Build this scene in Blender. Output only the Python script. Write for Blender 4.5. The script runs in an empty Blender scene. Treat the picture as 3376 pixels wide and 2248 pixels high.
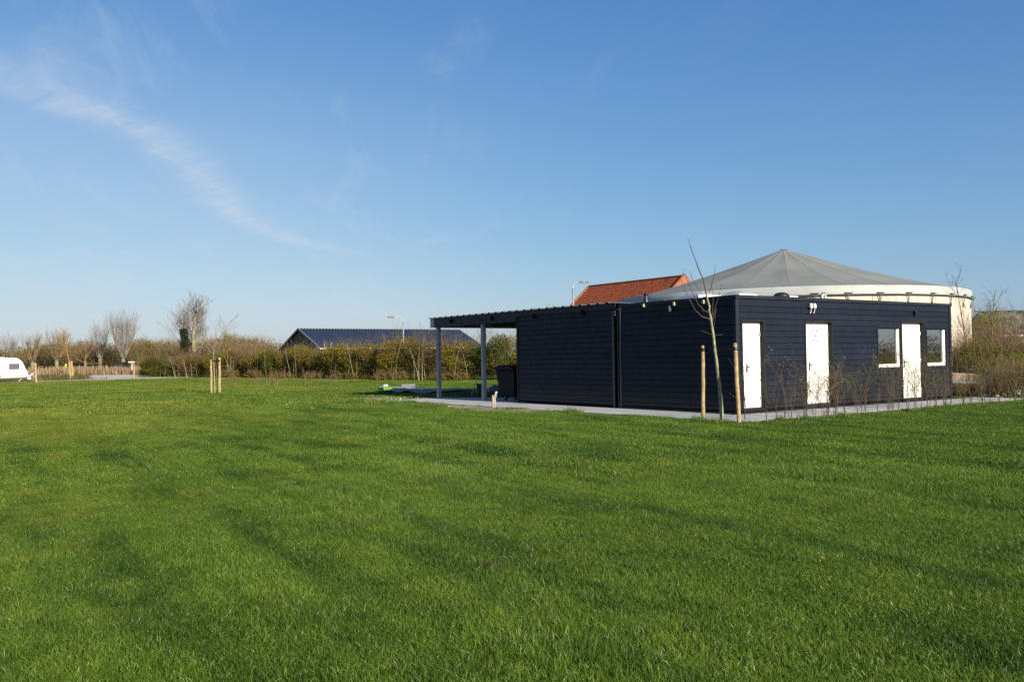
import bpy, math, random
import numpy as np
from mathutils import Vector, Matrix

rng = np.random.default_rng(7)
random.seed(7)
SC = bpy.context.scene
COL = SC.collection

# ------------------------------------------------------------------ camera
FPX, IW, IH = 2962.06, 3376.0, 2248.0
YAW, PITCH, ROLL = 0.6246, 0.018464, 0.015282
EYE = 1.6
fw = np.array([0.0, math.cos(PITCH), math.sin(PITCH)])
r0 = np.array([1.0, 0.0, 0.0])
u0 = np.cross(r0, fw)
rt = r0 * math.cos(ROLL) - u0 * math.sin(ROLL)
up = np.cross(rt, fw)
cam = bpy.data.cameras.new('camera')
cam.sensor_width = 36.0
cam.lens = 36.0 * FPX / IW
cam.clip_start, cam.clip_end = 0.1, 3000.0
cam_o = bpy.data.objects.new('camera', cam)
COL.objects.link(cam_o)
M = Matrix([[rt[0], up[0], -fw[0], 0], [rt[1], up[1], -fw[1], 0], [rt[2], up[2], -fw[2], EYE], [0, 0, 0, 1]])
cam_o.matrix_world = M
SC.camera = cam_o

# building frame: C is its near corner, dR runs along the sunny side, dL along the shaded side
dR = np.array([math.cos(YAW), math.sin(YAW), 0.0])
dL = np.array([-math.sin(YAW), math.cos(YAW), 0.0])
CO = np.array([5.904, 23.669, 0.0])


def W(x, y, z=0.0):
    return CO + dR * x + dL * y + np.array([0, 0, z])


def ray(x, y):
    return fw * FPX + rt * (x - IW / 2) - up * (y - IH / 2)


def ground(x, y, z=0.0):
    d = ray(x, y)
    return np.array([0, 0, EYE]) + d * ((z - EYE) / d[2])


def at_depth(x, y, Y):
    d = ray(x, y)
    return np.array([0, 0, EYE]) + d * (Y / d[1])


# ------------------------------------------------------------------ sun, sky, exposure
SUN_EL = math.radians(22.0)
SUN_AZ = math.atan2(-dL[1], -dL[0]) + math.radians(0.5)
S = np.array([math.cos(SUN_AZ) * math.cos(SUN_EL), math.sin(SUN_AZ) * math.cos(SUN_EL), math.sin(SUN_EL)])
sun = bpy.data.lights.new('sun', 'SUN')
sun.energy, sun.angle, sun.color = 5.0, math.radians(0.5), (1.0, 0.90, 0.74)
sun_o = bpy.data.objects.new('sun', sun)
COL.objects.link(sun_o)
sun_o.rotation_euler = Vector(-S).to_track_quat('-Z', 'Y').to_euler()
sun_o.location = Vector(S * 60)

world = bpy.data.worlds.new("World")
SC.world = world
world.use_nodes = True
wn, wl = world.node_tree.nodes, world.node_tree.links
wn.clear()


class NT:
    """small wrapper for wiring shader nodes"""

    def __init__(self, tree):
        self.n, self.l = tree.nodes, tree.links

    def add(self, t, **k):
        o = self.n.new(t)
        for a, b in k.items():
            setattr(o, a, b)
        return o

    def put(self, sock, v):
        if hasattr(v, 'is_output'):
            self.l.new(v, sock)
        elif v is not None:
            sock.default_value = v

    def math(self, op, a, b=None, c=None, clamp=False):
        o = self.add('ShaderNodeMath', operation=op, use_clamp=clamp)
        for i, v in enumerate((a, b, c)):
            if v is not None:
                self.put(o.inputs[i], v)
        return o.outputs[0]

    def noise(self, vec, scale, detail=3, rough=0.55, dist=0.0):
        o = self.add('ShaderNodeTexNoise')
        self.put(o.inputs['Vector'], vec)
        o.inputs['Scale'].default_value = scale
        o.inputs['Detail'].default_value = detail
        o.inputs['Roughness'].default_value = rough
        o.inputs['Distortion'].default_value = dist
        return o.outputs['Fac']

    def ramp(self, v, a, b, lo=0.0, hi=1.0, smooth=False):
        o = self.add('ShaderNodeMapRange')
        if smooth:
            o.interpolation_type = 'SMOOTHSTEP'
        self.put(o.inputs[0], v)
        for i, q in zip((1, 2, 3, 4), (a, b, lo, hi)):
            o.inputs[i].default_value = q
        return o.outputs[0]

    def mapping(self, vec, loc=(0, 0, 0), rot=(0, 0, 0), scale=(1, 1, 1)):
        o = self.add('ShaderNodeMapping')
        self.put(o.inputs['Vector'], vec)
        o.inputs['Location'].default_value = loc
        o.inputs['Rotation'].default_value = rot
        o.inputs['Scale'].default_value = scale
        return o.outputs[0]

    def mix(self, f, a, b, blend='MIX'):
        o = self.add('ShaderNodeMix', data_type='RGBA', blend_type=blend)
        self.put(o.inputs[0], f)
        for s, v in ((o.inputs[6], a), (o.inputs[7], b)):
            if isinstance(v, tuple) and len(v) == 3:
                v = (*v, 1.0)
            self.put(s, v)
        return o.outputs[2]


w = NT(world.node_tree)
sky = w.add('ShaderNodeTexSky', sky_type='NISHITA', sun_disc=False)
sky.sun_elevation = SUN_EL
sky.sun_rotation = math.pi / 2 - SUN_AZ
sky.altitude, sky.air_density, sky.dust_density, sky.ozone_density = 0.0, 1.0, 0.6, 2.2
tc = w.add('ShaderNodeTexCoord')
sep = w.add('ShaderNodeSeparateXYZ')
wl.new(tc.outputs['Generated'], sep.inputs[0])
# cirrus lie on a flat layer high above: direction / height
den = w.math('ADD', w.math('MAXIMUM', sep.outputs[2], 0.0), 0.06)
cx = w.math('DIVIDE', sep.outputs[0], den)
cy = w.math('DIVIDE', sep.outputs[1], den)
comb = w.add('ShaderNodeCombineXYZ')
wl.new(cx, comb.inputs[0])
wl.new(cy, comb.inputs[1])
P = comb.outputs[0]
curve = w.add('ShaderNodeFloatCurve')
cm = curve.mapping.curves[0]
# centre line of the long streak: layer x as a function of layer y (2..6 -> 0..1, -1.6..-0.8 -> 0..1)
cpts = [(2.3, -1.46), (2.71, -1.39), (3.13, -1.25), (3.57, -1.25), (4.28, -1.33), (4.79, -1.30), (5.16, -1.19), (5.6, -0.95)]
cpts = [((a - 2) / 4, (b + 1.6) / 0.8) for a, b in cpts]
cm.points[0].location, cm.points[1].location = cpts[0], cpts[-1]
for q in cpts[1:-1]:
    cm.points.new(*q)
curve.mapping.update()
wl.new(w.math('DIVIDE', w.math('SUBTRACT', cy, 2.0), 4.0), curve.inputs[1])
centre = w.math('SUBTRACT', w.math('MULTIPLY', curve.outputs[0], 0.8), 1.6)
fib = w.noise(w.mapping(w.mapping(P, rot=(0, 0, math.radians(-55))), scale=(11.0, 2.4, 1)), 1.0, 5, 0.6, 0.6)
wob = w.math('MULTIPLY', w.math('SUBTRACT', w.noise(P, 3.0, 4), 0.5), 0.16)
v = w.math('ADD', w.math('SUBTRACT', cx, centre), wob)
band = w.math('POWER', 2.718, w.math('MULTIPLY', w.math('POWER', w.math('DIVIDE', v, 0.105), 2.0), -1.0))
band = w.math('MULTIPLY', band, w.ramp(cy, 5.0, 5.9, 1.0, 0.0, True))
streak = w.math('MULTIPLY', band, w.ramp(fib, 0.30, 0.66, 0.30, 1.0))
wisp = w.ramp(w.noise(w.mapping(w.mapping(P, rot=(0, 0, math.radians(-8))), loc=(3.1, 0.4, 0), scale=(2.4, 0.75, 1)), 1.3, 6, 0.62, 0.9), 0.50, 0.78, 0, 1, True)
leftness = w.ramp(cx, 0.9, -1.3, 0.06, 0.9, True)
thin = w.math('MULTIPLY', wisp, leftness)
veil = w.math('MULTIPLY', w.math('MULTIPLY', w.ramp(cx, 0.6, -1.8, 0.0, 1.0, True), 0.22), w.ramp(sep.outputs[2], 0.36, 0.20, 0.25, 1.0, True))
veil = w.math('ADD', veil, w.ramp(sep.outputs[2], 0.42, 0.12, 0.03, 0.13))
low = w.math('MULTIPLY', w.ramp(w.noise(w.mapping(P, loc=(1.7, 0, 0), rot=(0, 0, math.radians(20)), scale=(0.9, 0.30, 1)), 1.0, 5, 0.55, 0.5), 0.55, 0.72, 0, 1, True), w.ramp(cy, 4.5, 6.5, 0.0, 0.5, True))
fac = w.math('ADD', w.math('MULTIPLY', streak, 0.34), w.math('ADD', w.math('MULTIPLY', thin, 0.24), w.math('ADD', veil, w.math('MULTIPLY', low, leftness))), clamp=True)
fac = w.math('MULTIPLY', fac, w.ramp(sep.outputs[2], 0.0, 0.05, 0.0, 1.0))
# white balance of the clear air: per-channel response
sc_ = w.add('ShaderNodeSeparateColor')
wl.new(sky.outputs[0], sc_.inputs[0])
cc_ = w.add('ShaderNodeCombineColor')
for i, (g, p) in enumerate(((4.37, 1.317), (4.36, 0.92), (5.02, 0.58))):
    wl.new(w.math('MULTIPLY', w.math('POWER', w.math('DIVIDE', sc_.outputs[i], 8.41), p), g), cc_.inputs[i])
skyc = cc_.outputs[0]
SKYC = (3.7, 4.15, 4.75)
colr = w.mix(fac, skyc, SKYC)
bg = w.add('ShaderNodeBackground')
bg.inputs['Strength'].default_value = 0.10
wl.new(colr, bg.inputs['Color'])
wo = w.add('ShaderNodeOutputWorld')
wl.new(bg.outputs[0], wo.inputs[0])

SC.view_settings.view_transform = 'Standard'
SC.view_settings.look = 'None'
SC.view_settings.gamma = 1.0
SC.view_settings.use_curve_mapping = False
SC.view_settings.exposure = 0.75
SC.render.engine = 'CYCLES'
SC.cycles.max_bounces = 8
SC.cycles.diffuse_bounces = 3
SC.cycles.transparent_max_bounces = 12
SC.cycles.use_denoising = False


# ------------------------------------------------------------------ mesh helpers
class MB:
    """collects geometry; build() links it as ONE mesh object"""

    def __init__(self):
        self.V, self.F, self.A, self.n = [], [], [], 0
        self.mi = []

    def add(self, V, F, var=None, mi=0):
        """V (n,3); F (m,k) one face size"""
        V = np.asarray(V, float).reshape(-1, 3)
        F = np.asarray(F, int)
        self.V.append(V)
        self.F.append(F + self.n)
        self.n += len(V)
        m = len(F)
        self.A.append(np.full(m, 0.5) if var is None else np.broadcast_to(np.asarray(var, float), (m,)))
        self.mi.append(np.full(m, mi))
        return self

    def box(self, lo, hi, var=None, mi=0):
        (a, b, c), (d, e, f) = lo, hi
        V = [(a, b, c), (d, b, c), (d, e, c), (a, e, c), (a, b, f), (d, b, f), (d, e, f), (a, e, f)]
        F = [(0, 3, 2, 1), (4, 5, 6, 7), (0, 1, 5, 4), (1, 2, 6, 5), (2, 3, 7, 6), (3, 0, 4, 7)]
        return self.add(V, F, var, mi)

    def obox(self, c, ax, ay, az, sx, sy, sz, var=None, mi=0):
        c, ax, ay, az = map(lambda q: np.asarray(q, float), (c, ax, ay, az))
        V = [c + ax * sx * i + ay * sy * j + az * sz * k for k in (-.5, .5) for i, j in ((-.5, -.5), (.5, -.5), (.5, .5), (-.5, .5))]
        F = [(0, 3, 2, 1), (4, 5, 6, 7), (0, 1, 5, 4), (1, 2, 6, 5), (2, 3, 7, 6), (3, 0, 4, 7)]
        return self.add(V, F, var, mi)

    def tube(self, P, R, n=5, var=None, cap=True, mi=0):
        P = np.asarray(P, float)
        k = len(P)
        R = np.broadcast_to(np.asarray(R, float), (k,))
        T = np.gradient(P, axis=0)
        T /= np.linalg.norm(T, axis=1)[:, None] + 1e-9
        ref = np.array([0.0, 0.0, 1.0]) if abs(T[0, 2]) < 0.9 else np.array([1.0, 0.0, 0.0])
        A = np.cross(T, ref)
        A /= np.linalg.norm(A, axis=1)[:, None] + 1e-9
        B = np.cross(T, A)
        th = np.arange(n) * 2 * math.pi / n
        V = P[:, None, :] + R[:, None, None] * (np.cos(th)[None, :, None] * A[:, None, :] + np.sin(th)[None, :, None] * B[:, None, :])
        i = np.arange(k - 1)[:, None] * n
        j = np.arange(n)[None, :]
        j2 = (j + 1) % n
        F = np.stack([i + j, i + j2, i + n + j2, i + n + j], -1).reshape(-1, 4)
        self.add(V.reshape(-1, 3), F, var, mi)
        if cap:
            self.F += [np.array([list(range(self.n - k * n, self.n - k * n + n))]), np.array([list(range(self.n - n, self.n))[::-1]])]
            self.A += [np.array([0.5 if var is None else var])] * 2
            self.mi += [np.array([mi])] * 2
        return self

    def lathe(self, prof, c=(0, 0, 0), n=24, var=None, mi=0, a0=0.0, a1=2 * math.pi):
        closed = abs(a1 - a0 - 2 * math.pi) < 1e-6
        m = n if closed else n + 1
        th = a0 + (a1 - a0) * np.arange(m) / n
        pr = np.asarray(prof, float)
        V = np.stack([pr[:, 0][:, None] * np.cos(th), pr[:, 0][:, None] * np.sin(th), np.repeat(pr[:, 1][:, None], m, 1)], -1).reshape(-1, 3) + np.asarray(c)
        F = []
        for i in range(len(pr) - 1):
            for j in range(n):
                j2 = (j + 1) % m
                F.append((i * m + j, i * m + j2, (i + 1) * m + j2, (i + 1) * m + j))
        return self.add(V, F, var, mi)

    def prism(self, poly, a, b, f, var=None, mi=0):
        """poly 2-D points, f(u, v, t) -> point, t from a to b"""
        k = len(poly)
        V = [f(u, v, a) for u, v in poly] + [f(u, v, b) for u, v in poly]
        self.add(V, [(i, (i + 1) % k, k + (i + 1) % k, k + i) for i in range(k)], var, mi)
        self.F += [np.array([list(range(self.n - 2 * k, self.n - k))[::-1]]), np.array([list(range(self.n - k, self.n))])]
        self.A += [np.array([0.5])] * 2
        self.mi += [np.array([mi])] * 2
        return self

    def leaves(self, C, size, var=None, flat=0.0, asp=0.55, nrm=None, mi=0):
        """quads of random orientation at the points C"""
        C = np.asarray(C, float)
        n = len(C)
        size = np.broadcast_to(size, (n,))
        a = rng.normal(size=(n, 3))
        a[:, 2] *= 1 - flat
        a /= np.linalg.norm(a, axis=1)[:, None]
        b = rng.normal(size=(n, 3))
        b -= (b * a).sum(1)[:, None] * a
        b /= np.linalg.norm(b, axis=1)[:, None]
        a = a * (size * 0.5)[:, None]
        b = b * (size * 0.5 * asp)[:, None]
        V = np.stack([C - a, C + b - a * .1, C + a, C - b - a * .1], 1).reshape(-1, 3)
        F = np.arange(4 * n).reshape(n, 4)
        return self.add(V, F, rng.random(n) if var is None else var, mi)

    def mesh(self, name, mats, smooth=False):
        me = bpy.data.meshes.new(name)
        V = np.concatenate(self.V)
        me.vertices.add(len(V))
        me.vertices.foreach_set('co', V.ravel())
        sizes = np.concatenate([np.full(len(f), f.shape[1]) for f in self.F])
        loops = np.concatenate([f.ravel() for f in self.F])
        me.loops.add(len(loops))
        me.loops.foreach_set('vertex_index', loops.astype(np.int32))
        me.polygons.add(len(sizes))
        st = np.concatenate([[0], np.cumsum(sizes)[:-1]])
        me.polygons.foreach_set('loop_start', st.astype(np.int32))
        try:
            me.polygons.foreach_set('loop_total', sizes.astype(np.int32))
        except Exception:
            pass
        if not isinstance(mats, (list, tuple)):
            mats = [mats]
        for m in mats:
            me.materials.append(m)
        me.polygons.foreach_set('material_index', np.concatenate(self.mi).astype(np.int32))
        me.polygons.foreach_set('use_smooth', np.full(len(sizes), smooth))
        at = me.attributes.new('var', 'FLOAT', 'FACE')
        at.data.foreach_set('value', np.concatenate(self.A).astype(np.float32))
        me.update(calc_edges=True)
        me.validate()
        return me

    def build(self, name, mats, parent=None, smooth=False, bevel=0.0):
        o = bpy.data.objects.new(name, self.mesh(name, mats, smooth))
        COL.objects.link(o)
        if parent is not None:
            o.parent = parent
        if bevel:
            b = o.modifiers.new('bevel', 'BEVEL')
            b.width, b.segments, b.limit_method = bevel, 2, 'ANGLE'
        return o


def tag(o, label=None, cat=None, group=None, kind=None):
    for k, q in (('label', label), ('category', cat), ('group', group), ('kind', kind)):
        if q:
            o[k] = q
    return o


def thing(name, label, cat, loc=(0, 0, 0), rz=0.0, group=None):
    o = bpy.data.objects.new(name, None)
    COL.objects.link(o)
    o.empty_display_size = 0.2
    o.location = Vector(loc)
    o.rotation_euler = (0, 0, rz)
    return tag(o, label, cat, group)


def copy_tree(o, parent=None):
    c = o.copy()
    COL.objects.link(c)
    if parent is not None:
        c.parent = parent
    for ch in list(o.children):
        copy_tree(ch, c)
    return c


# ------------------------------------------------------------------ materials
def mat(name, base, rough=0.6, var=0.12, scale=4.0, metal=0.0, bump=0.0, bscale=40.0, spec=0.5, face=0.0, hue=None, coords='Object'):
    """Principled with a mottled base colour; face > 0 adds the per-face 'var' spread, hue is a second colour it runs to"""
    m = bpy.data.materials.new(name)
    m.use_nodes = True
    t = NT(m.node_tree)
    b = m.node_tree.nodes['Principled BSDF']
    co = t.add('ShaderNodeTexCoord').outputs[coords]
    nz = t.noise(co, scale, 5, 0.6)
    lo = tuple(max(0, q * (1 - var * 2)) for q in base)
    hi = tuple(q * (1 + var * 2) for q in base)
    c = t.mix(t.ramp(nz, 0.3, 0.7), lo, hi)
    if face or hue:
        a = t.add('ShaderNodeAttribute', attribute_name='var').outputs['Fac']
        if hue:
            c = t.mix(a, c, hue)
        if face:
            c = t.mix(1.0, c, t.add('ShaderNodeCombineColor').outputs[0] if False else t.mix(a, (1 - face,) * 3, (1 + face,) * 3), 'MULTIPLY')
    t.put(b.inputs['Base Color'], c)
    b.inputs['Metallic'].default_value = metal
    t.put(b.inputs['Roughness'], t.ramp(t.noise(co, scale * 3, 3), 0.3, 0.7, max(0.02, rough - 0.08), min(1, rough + 0.08)))
    b.inputs['Specular IOR Level'].default_value = spec
    if bump:
        bp = t.add('ShaderNodeBump')
        bp.inputs['Strength'].default_value = bump
        bp.inputs['Distance'].default_value = 0.01
        t.put(bp.inputs['Height'], t.noise(co, bscale, 4))
        t.put(b.inputs['Normal'], bp.outputs[0])
    return m


def add_splash(m):
    """rain-splashed soil on the lowest boards, ragged upper edge"""
    t = NT(m.node_tree)
    b = m.node_tree.nodes['Principled BSDF']
    src = b.inputs['Base Color'].links[0].from_socket
    co = t.add('ShaderNodeTexCoord').outputs['Object']
    sp_ = t.add('ShaderNodeSeparateXYZ')
    t.l.new(co, sp_.inputs[0])
    h = t.math('ADD', sp_.outputs[2], t.math('MULTIPLY', t.math('SUBTRACT', t.noise(co, 2.2, 5, 0.7), 0.5), 0.9))
    f = t.math('MULTIPLY', t.ramp(h, 0.75, 0.05, 0.0, 0.55, True), t.ramp(t.noise(co, 14.0, 4, 0.7), 0.35, 0.65, 0.45, 1.0))
    t.put(b.inputs['Base Color'], t.mix(f, src, (0.050, 0.042, 0.032)))


def leaf_mat(name, c1, c2, c3=None, trans=0.3, patch=0.5):
    """foliage: colour runs c1..c2 per leaf and drifts to c3 in clumps (world-space noise)"""
    m = bpy.data.materials.new(name)
    m.use_nodes = True
    t = NT(m.node_tree)
    t.n.clear()
    a = t.add('ShaderNodeAttribute', attribute_name='var').outputs['Fac']
    c = t.mix(a, c1, c2)
    if c3:
        pos = t.add('ShaderNodeNewGeometry').outputs['Position']
        c = t.mix(t.ramp(t.noise(pos, patch, 3), 0.42, 0.62), c, c3)
    d = t.add('ShaderNodeBsdfDiffuse')
    tr = t.add('ShaderNodeBsdfTranslucent')
    t.put(d.inputs[0], c)
    t.put(tr.inputs[0], c)
    mx = t.add('ShaderNodeMixShader')
    mx.inputs[0].default_value = trans
    t.l.new(d.outputs[0], mx.inputs[1])
    t.l.new(tr.outputs[0], mx.inputs[2])
    o = t.add('ShaderNodeOutputMaterial')
    t.l.new(mx.outputs[0], o.inputs[0])
    return m


MT = dict(
    navy=mat('navy paint', (0.0085, 0.0128, 0.0235), 0.5, 0.10, 1.3, bump=0.05, bscale=60, face=0.16, spec=0.15),
    navy_dark=mat('dark frame paint', (0.012, 0.013, 0.015), 0.5, 0.1, 3, spec=0.2),
    gap=mat('unlit gap board', (0.006, 0.006, 0.008), 0.9, 0.1, 3, spec=0.1),
    fascia=mat('anthracite fascia', (0.016, 0.019, 0.026), 0.5, 0.08, 2, spec=0.2),
    trim=mat('grey trim', (0.055, 0.056, 0.055), 0.55, 0.12, 3),  # lighter grey than the cladding boards
    white=mat('white door paint', (0.80, 0.78, 0.71), 0.45, 0.02, 2),
    upvc=mat('white window plastic', (0.82, 0.82, 0.82), 0.3, 0.01, 2),
    galv=mat('galvanised steel', (0.30, 0.33, 0.35), 0.5, 0.15, 6, metal=0.35),
    galv_post=mat('grey post steel', (0.20, 0.235, 0.26), 0.5, 0.14, 5, metal=0.15),
    corr=mat('corrugated roof sheet', (0.055, 0.07, 0.078), 0.45, 0.15, 3),
    roof_flat=mat('flat roof membrane', (0.09, 0.095, 0.10), 0.8, 0.15, 2),
    black=mat('black plastic', (0.010, 0.010, 0.011), 0.5, 0.1, 5),
    charcoal=mat('charcoal plastic', (0.010, 0.011, 0.012), 0.55, 0.1, 5, spec=0.2),
    metal=mat('bright metal', (0.55, 0.55, 0.55), 0.35, 0.06, 6, metal=0.8),
    concrete=mat('grey concrete', (0.36, 0.355, 0.34), 0.9, 0.12, 3, bump=0.2),
    tank_wall=mat('cream tank panel', (0.52, 0.47, 0.38), 0.85, 0.10, 0.9, face=0.10, bump=0.1, bscale=12),
    tank_band=mat('pale tank skirt', (0.34, 0.37, 0.35), 0.7, 0.08, 0.6),
    membrane=mat('grey roof membrane', (0.195, 0.208, 0.192), 0.8, 0.08, 0.35, face=0.05, spec=0.15),
    wood_stake=mat('peeled round wood', (0.34, 0.24, 0.12), 0.8, 0.22, 9, bump=0.25, bscale=60),
    wood_old=mat('weathered wood', (0.30, 0.27, 0.22), 0.9, 0.25, 14, bump=0.3),
    pale_wood=mat('pale wood', (0.55, 0.48, 0.30), 0.8, 0.1, 8),
    bark_young=mat('young bark', (0.22, 0.22, 0.12), 0.8, 0.3, 18, bump=0.2),
    twig_dark=mat('dark twig bark', (0.060, 0.048, 0.040), 0.9, 0.2, 6),
    twig_grey=mat('grey twig bark', (0.17, 0.145, 0.12), 0.9, 0.2, 0.8, face=0.25),
    twig_brown=mat('brown twig bark', (0.155, 0.105, 0.052), 0.9, 0.2, 0.8, face=0.3),
    pallet=mat('dark wet timber', (0.030, 0.027, 0.022), 0.9, 0.2, 6),
    twig_sap=mat('sapling bark', (0.085, 0.066, 0.038), 0.9, 0.2, 5),
    bark_grey=mat('lichen bark', (0.19, 0.172, 0.108), 0.95, 0.25, 3, bump=0.4, bscale=12),
    stem_pale=mat('pale dead stem', (0.27, 0.22, 0.14), 0.9, 0.2, 3),
    belt=mat('black webbing', (0.008, 0.008, 0.009), 0.7, 0.05, 5),
    brick=mat('orange brick', (0.30, 0.11, 0.05), 0.9, 0.2, 8),
    metal_roof=mat('navy metal roof', (0.020, 0.030, 0.048), 0.38, 0.1, 0.4, spec=0.5),
    barn_dark=mat('black barn boarding', (0.012, 0.016, 0.020), 0.6, 0.1, 2),
    cream=mat('cream gutter', (0.60, 0.55, 0.45), 0.6, 0.06, 3),
    lamp_post=mat('lamp post steel', (0.42, 0.40, 0.36), 0.55, 0.1, 4),
    lamp_head=mat('grey lamp housing', (0.16, 0.17, 0.18), 0.5, 0.08, 4),
    caravan=mat('white caravan shell', (0.80, 0.81, 0.81), 0.3, 0.015, 1.2),
    caravan_grey=mat('grey caravan trim', (0.24, 0.25, 0.26), 0.5, 0.06, 4),
    tyre=mat('tyre rubber', (0.018, 0.018, 0.018), 0.85, 0.1, 9),
    rim=mat('alloy rim', (0.65, 0.65, 0.66), 0.35, 0.05, 6, metal=0.4),
    glass_grey=mat('tinted acrylic', (0.10, 0.10, 0.115), 0.15, 0.05, 2),
    green=mat('green crate plastic', (0.10, 0.26, 0.035), 0.45, 0.06, 5),
    green_dark=mat('dark green crate plastic', (0.03, 0.15, 0.03), 0.45, 0.06, 5),
    sheet=mat('blue grey sheet', (0.012, 0.017, 0.030), 0.5, 0.2, 2.5, spec=0.3),
    sheet_pale=mat('pale blue board', (0.15, 0.20, 0.24), 0.5, 0.1, 4),
    bag=mat('white sack', (0.52, 0.52, 0.51), 0.7, 0.08, 6),
    mossy=mat('mossy cement sheet', (0.135, 0.125, 0.085), 0.95, 0.3, 1.1),
    limewash=mat('whitewashed wall', (0.62, 0.62, 0.60), 0.9, 0.15, 1.2),
    yellow=mat('yellow tag', (0.50, 0.50, 0.05), 0.6, 0.03, 3),
    red=mat('faded red plastic', (0.40, 0.06, 0.05), 0.6, 0.1, 3),
    rust=mat('rusty orange metal', (0.40, 0.13, 0.03), 0.8, 0.2, 6),
    stone=mat('loose stone', (0.42, 0.37, 0.30), 0.95, 0.2, 5),
    sign_faint=mat('rubbed out door sticker', (0.80, 0.70, 0.63), 0.6, 0.05, 30),
    interior=mat('dim interior', (0.03, 0.03, 0.03), 0.9, 0.1, 2),
)

L_OLIVE = leaf_mat('olive leaves', (0.110, 0.108, 0.016), (0.320, 0.275, 0.036), (0.205, 0.150, 0.042), patch=0.35)
L_GREEN = leaf_mat('fresh green leaves', (0.050, 0.080, 0.014), (0.180, 0.205, 0.032), (0.110, 0.105, 0.024), patch=0.5)
L_FRESH = leaf_mat('young yellow green leaves', (0.085, 0.110, 0.016), (0.260, 0.285, 0.040), (0.150, 0.135, 0.030), patch=0.8)
L_RUSSET = leaf_mat('russet winter leaves', (0.125, 0.082, 0.026), (0.260, 0.170, 0.055), (0.160, 0.130, 0.030), patch=0.6)
L_IVY = leaf_mat('dark ivy leaves', (0.010, 0.018, 0.007), (0.032, 0.045, 0.016), trans=0.1)
L_BUD = leaf_mat('opening buds', (0.120, 0.120, 0.025), (0.270, 0.250, 0.060))
L_REED = leaf_mat('dry reed blades', (0.170, 0.120, 0.072), (0.360, 0.265, 0.165), trans=0.2)


def glass_mat():
    m = bpy.data.materials.new('window glass')
    m.use_nodes = True
    t = NT(m.node_tree)
    t.n.clear()
    pos = t.add('ShaderNodeTexCoord').outputs['Object']
    d = t.add('ShaderNodeBsdfDiffuse')
    t.put(d.inputs[0], t.mix(t.ramp(t.noise(pos, 1.5, 2), 0.35, 0.65), (0.008, 0.009, 0.009), (0.014, 0.015, 0.015)))
    g = t.add('ShaderNodeBsdfGlossy')
    g.inputs['Roughness'].default_value = 0.015
    g.inputs[0].default_value = (0.9, 0.95, 0.95, 1)
    mx = t.add('ShaderNodeMixShader')
    fr = t.add('ShaderNodeFresnel')
    fr.inputs[0].default_value = 1.55
    t.put(mx.inputs[0], t.math('ADD', t.math('MULTIPLY', fr.outputs[0], 2.0), 0.33, clamp=True))   # coated double glazing
    t.l.new(d.outputs[0], mx.inputs[1])
    t.l.new(g.outputs[0], mx.inputs[2])
    o = t.add('ShaderNodeOutputMaterial')
    t.l.new(mx.outputs[0], o.inputs[0])
    return m


def dome_mat():
    m = bpy.data.materials.new('clear dome plastic')
    m.use_nodes = True
    t = NT(m.node_tree)
    t.n.clear()
    g = t.add('ShaderNodeBsdfGlossy')
    g.inputs['Roughness'].default_value = 0.08
    tr = t.add('ShaderNodeBsdfTransparent')
    tr.inputs[0].default_value = (0.93, 0.95, 1.0, 1)
    d = t.add('ShaderNodeBsdfDiffuse')
    co = t.add('ShaderNodeTexCoord').outputs['Object']
    t.put(d.inputs[0], t.mix(t.noise(co, 6.0, 2), (0.62, 0.66, 0.72), (0.75, 0.78, 0.82)))
    m1 = t.add('ShaderNodeMixShader')
    lw = t.add('ShaderNodeFresnel')
    lw.inputs[0].default_value = 1.45
    t.l.new(lw.outputs[0], m1.inputs[0])
    t.l.new(tr.outputs[0], m1.inputs[1])
    t.l.new(g.outputs[0], m1.inputs[2])
    m2 = t.add('ShaderNodeMixShader')
    m2.inputs[0].default_value = 0.35
    t.l.new(m1.outputs[0], m2.inputs[1])
    t.l.new(d.outputs[0], m2.inputs[2])
    o = t.add('ShaderNodeOutputMaterial')
    t.l.new(m2.outputs[0], o.inputs[0])
    return m


add_splash(MT['navy'])
MT['glass'] = glass_mat()
MT['dome'] = dome_mat()


# lawn colour, shared by the soil sheet and the blades: mower rows run 120 degrees round, moss makes yellow patches
def lawn_colour(t, dark, mid, moss):
    pos = t.add('ShaderNodeNewGeometry').outputs['Position']
    rows = t.noise(t.mapping(t.mapping(pos, rot=(0, 0, math.radians(-30))), scale=(1.3, 0.20, 0)), 1.0, 5, 0.65)
    big = t.noise(t.mapping(pos, scale=(1, 1, 0)), 0.11, 3, 0.5)
    med = t.noise(t.mapping(pos, scale=(1, 1, 0)), 1.1, 6, 0.7)
    c = t.mix(t.ramp(rows, 0.36, 0.54), dark, mid)
    sx = t.add('ShaderNodeSeparateXYZ')
    t.l.new(pos, sx.inputs[0])
    # front-lit left and self-shaded right of the field, painted into the moss mix
    side = t.ramp(sx.outputs[0], -12.0, 8.0, 0.11, -0.07)
    moss_light = t.ramp(t.math('ADD', t.math('ADD', t.math('MULTIPLY', big, 0.45), t.math('MULTIPLY', med, 0.55)), side), 0.49, 0.74, 0.0, 0.9, True)
    return t.mix(moss_light, c, moss), pos


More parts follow.
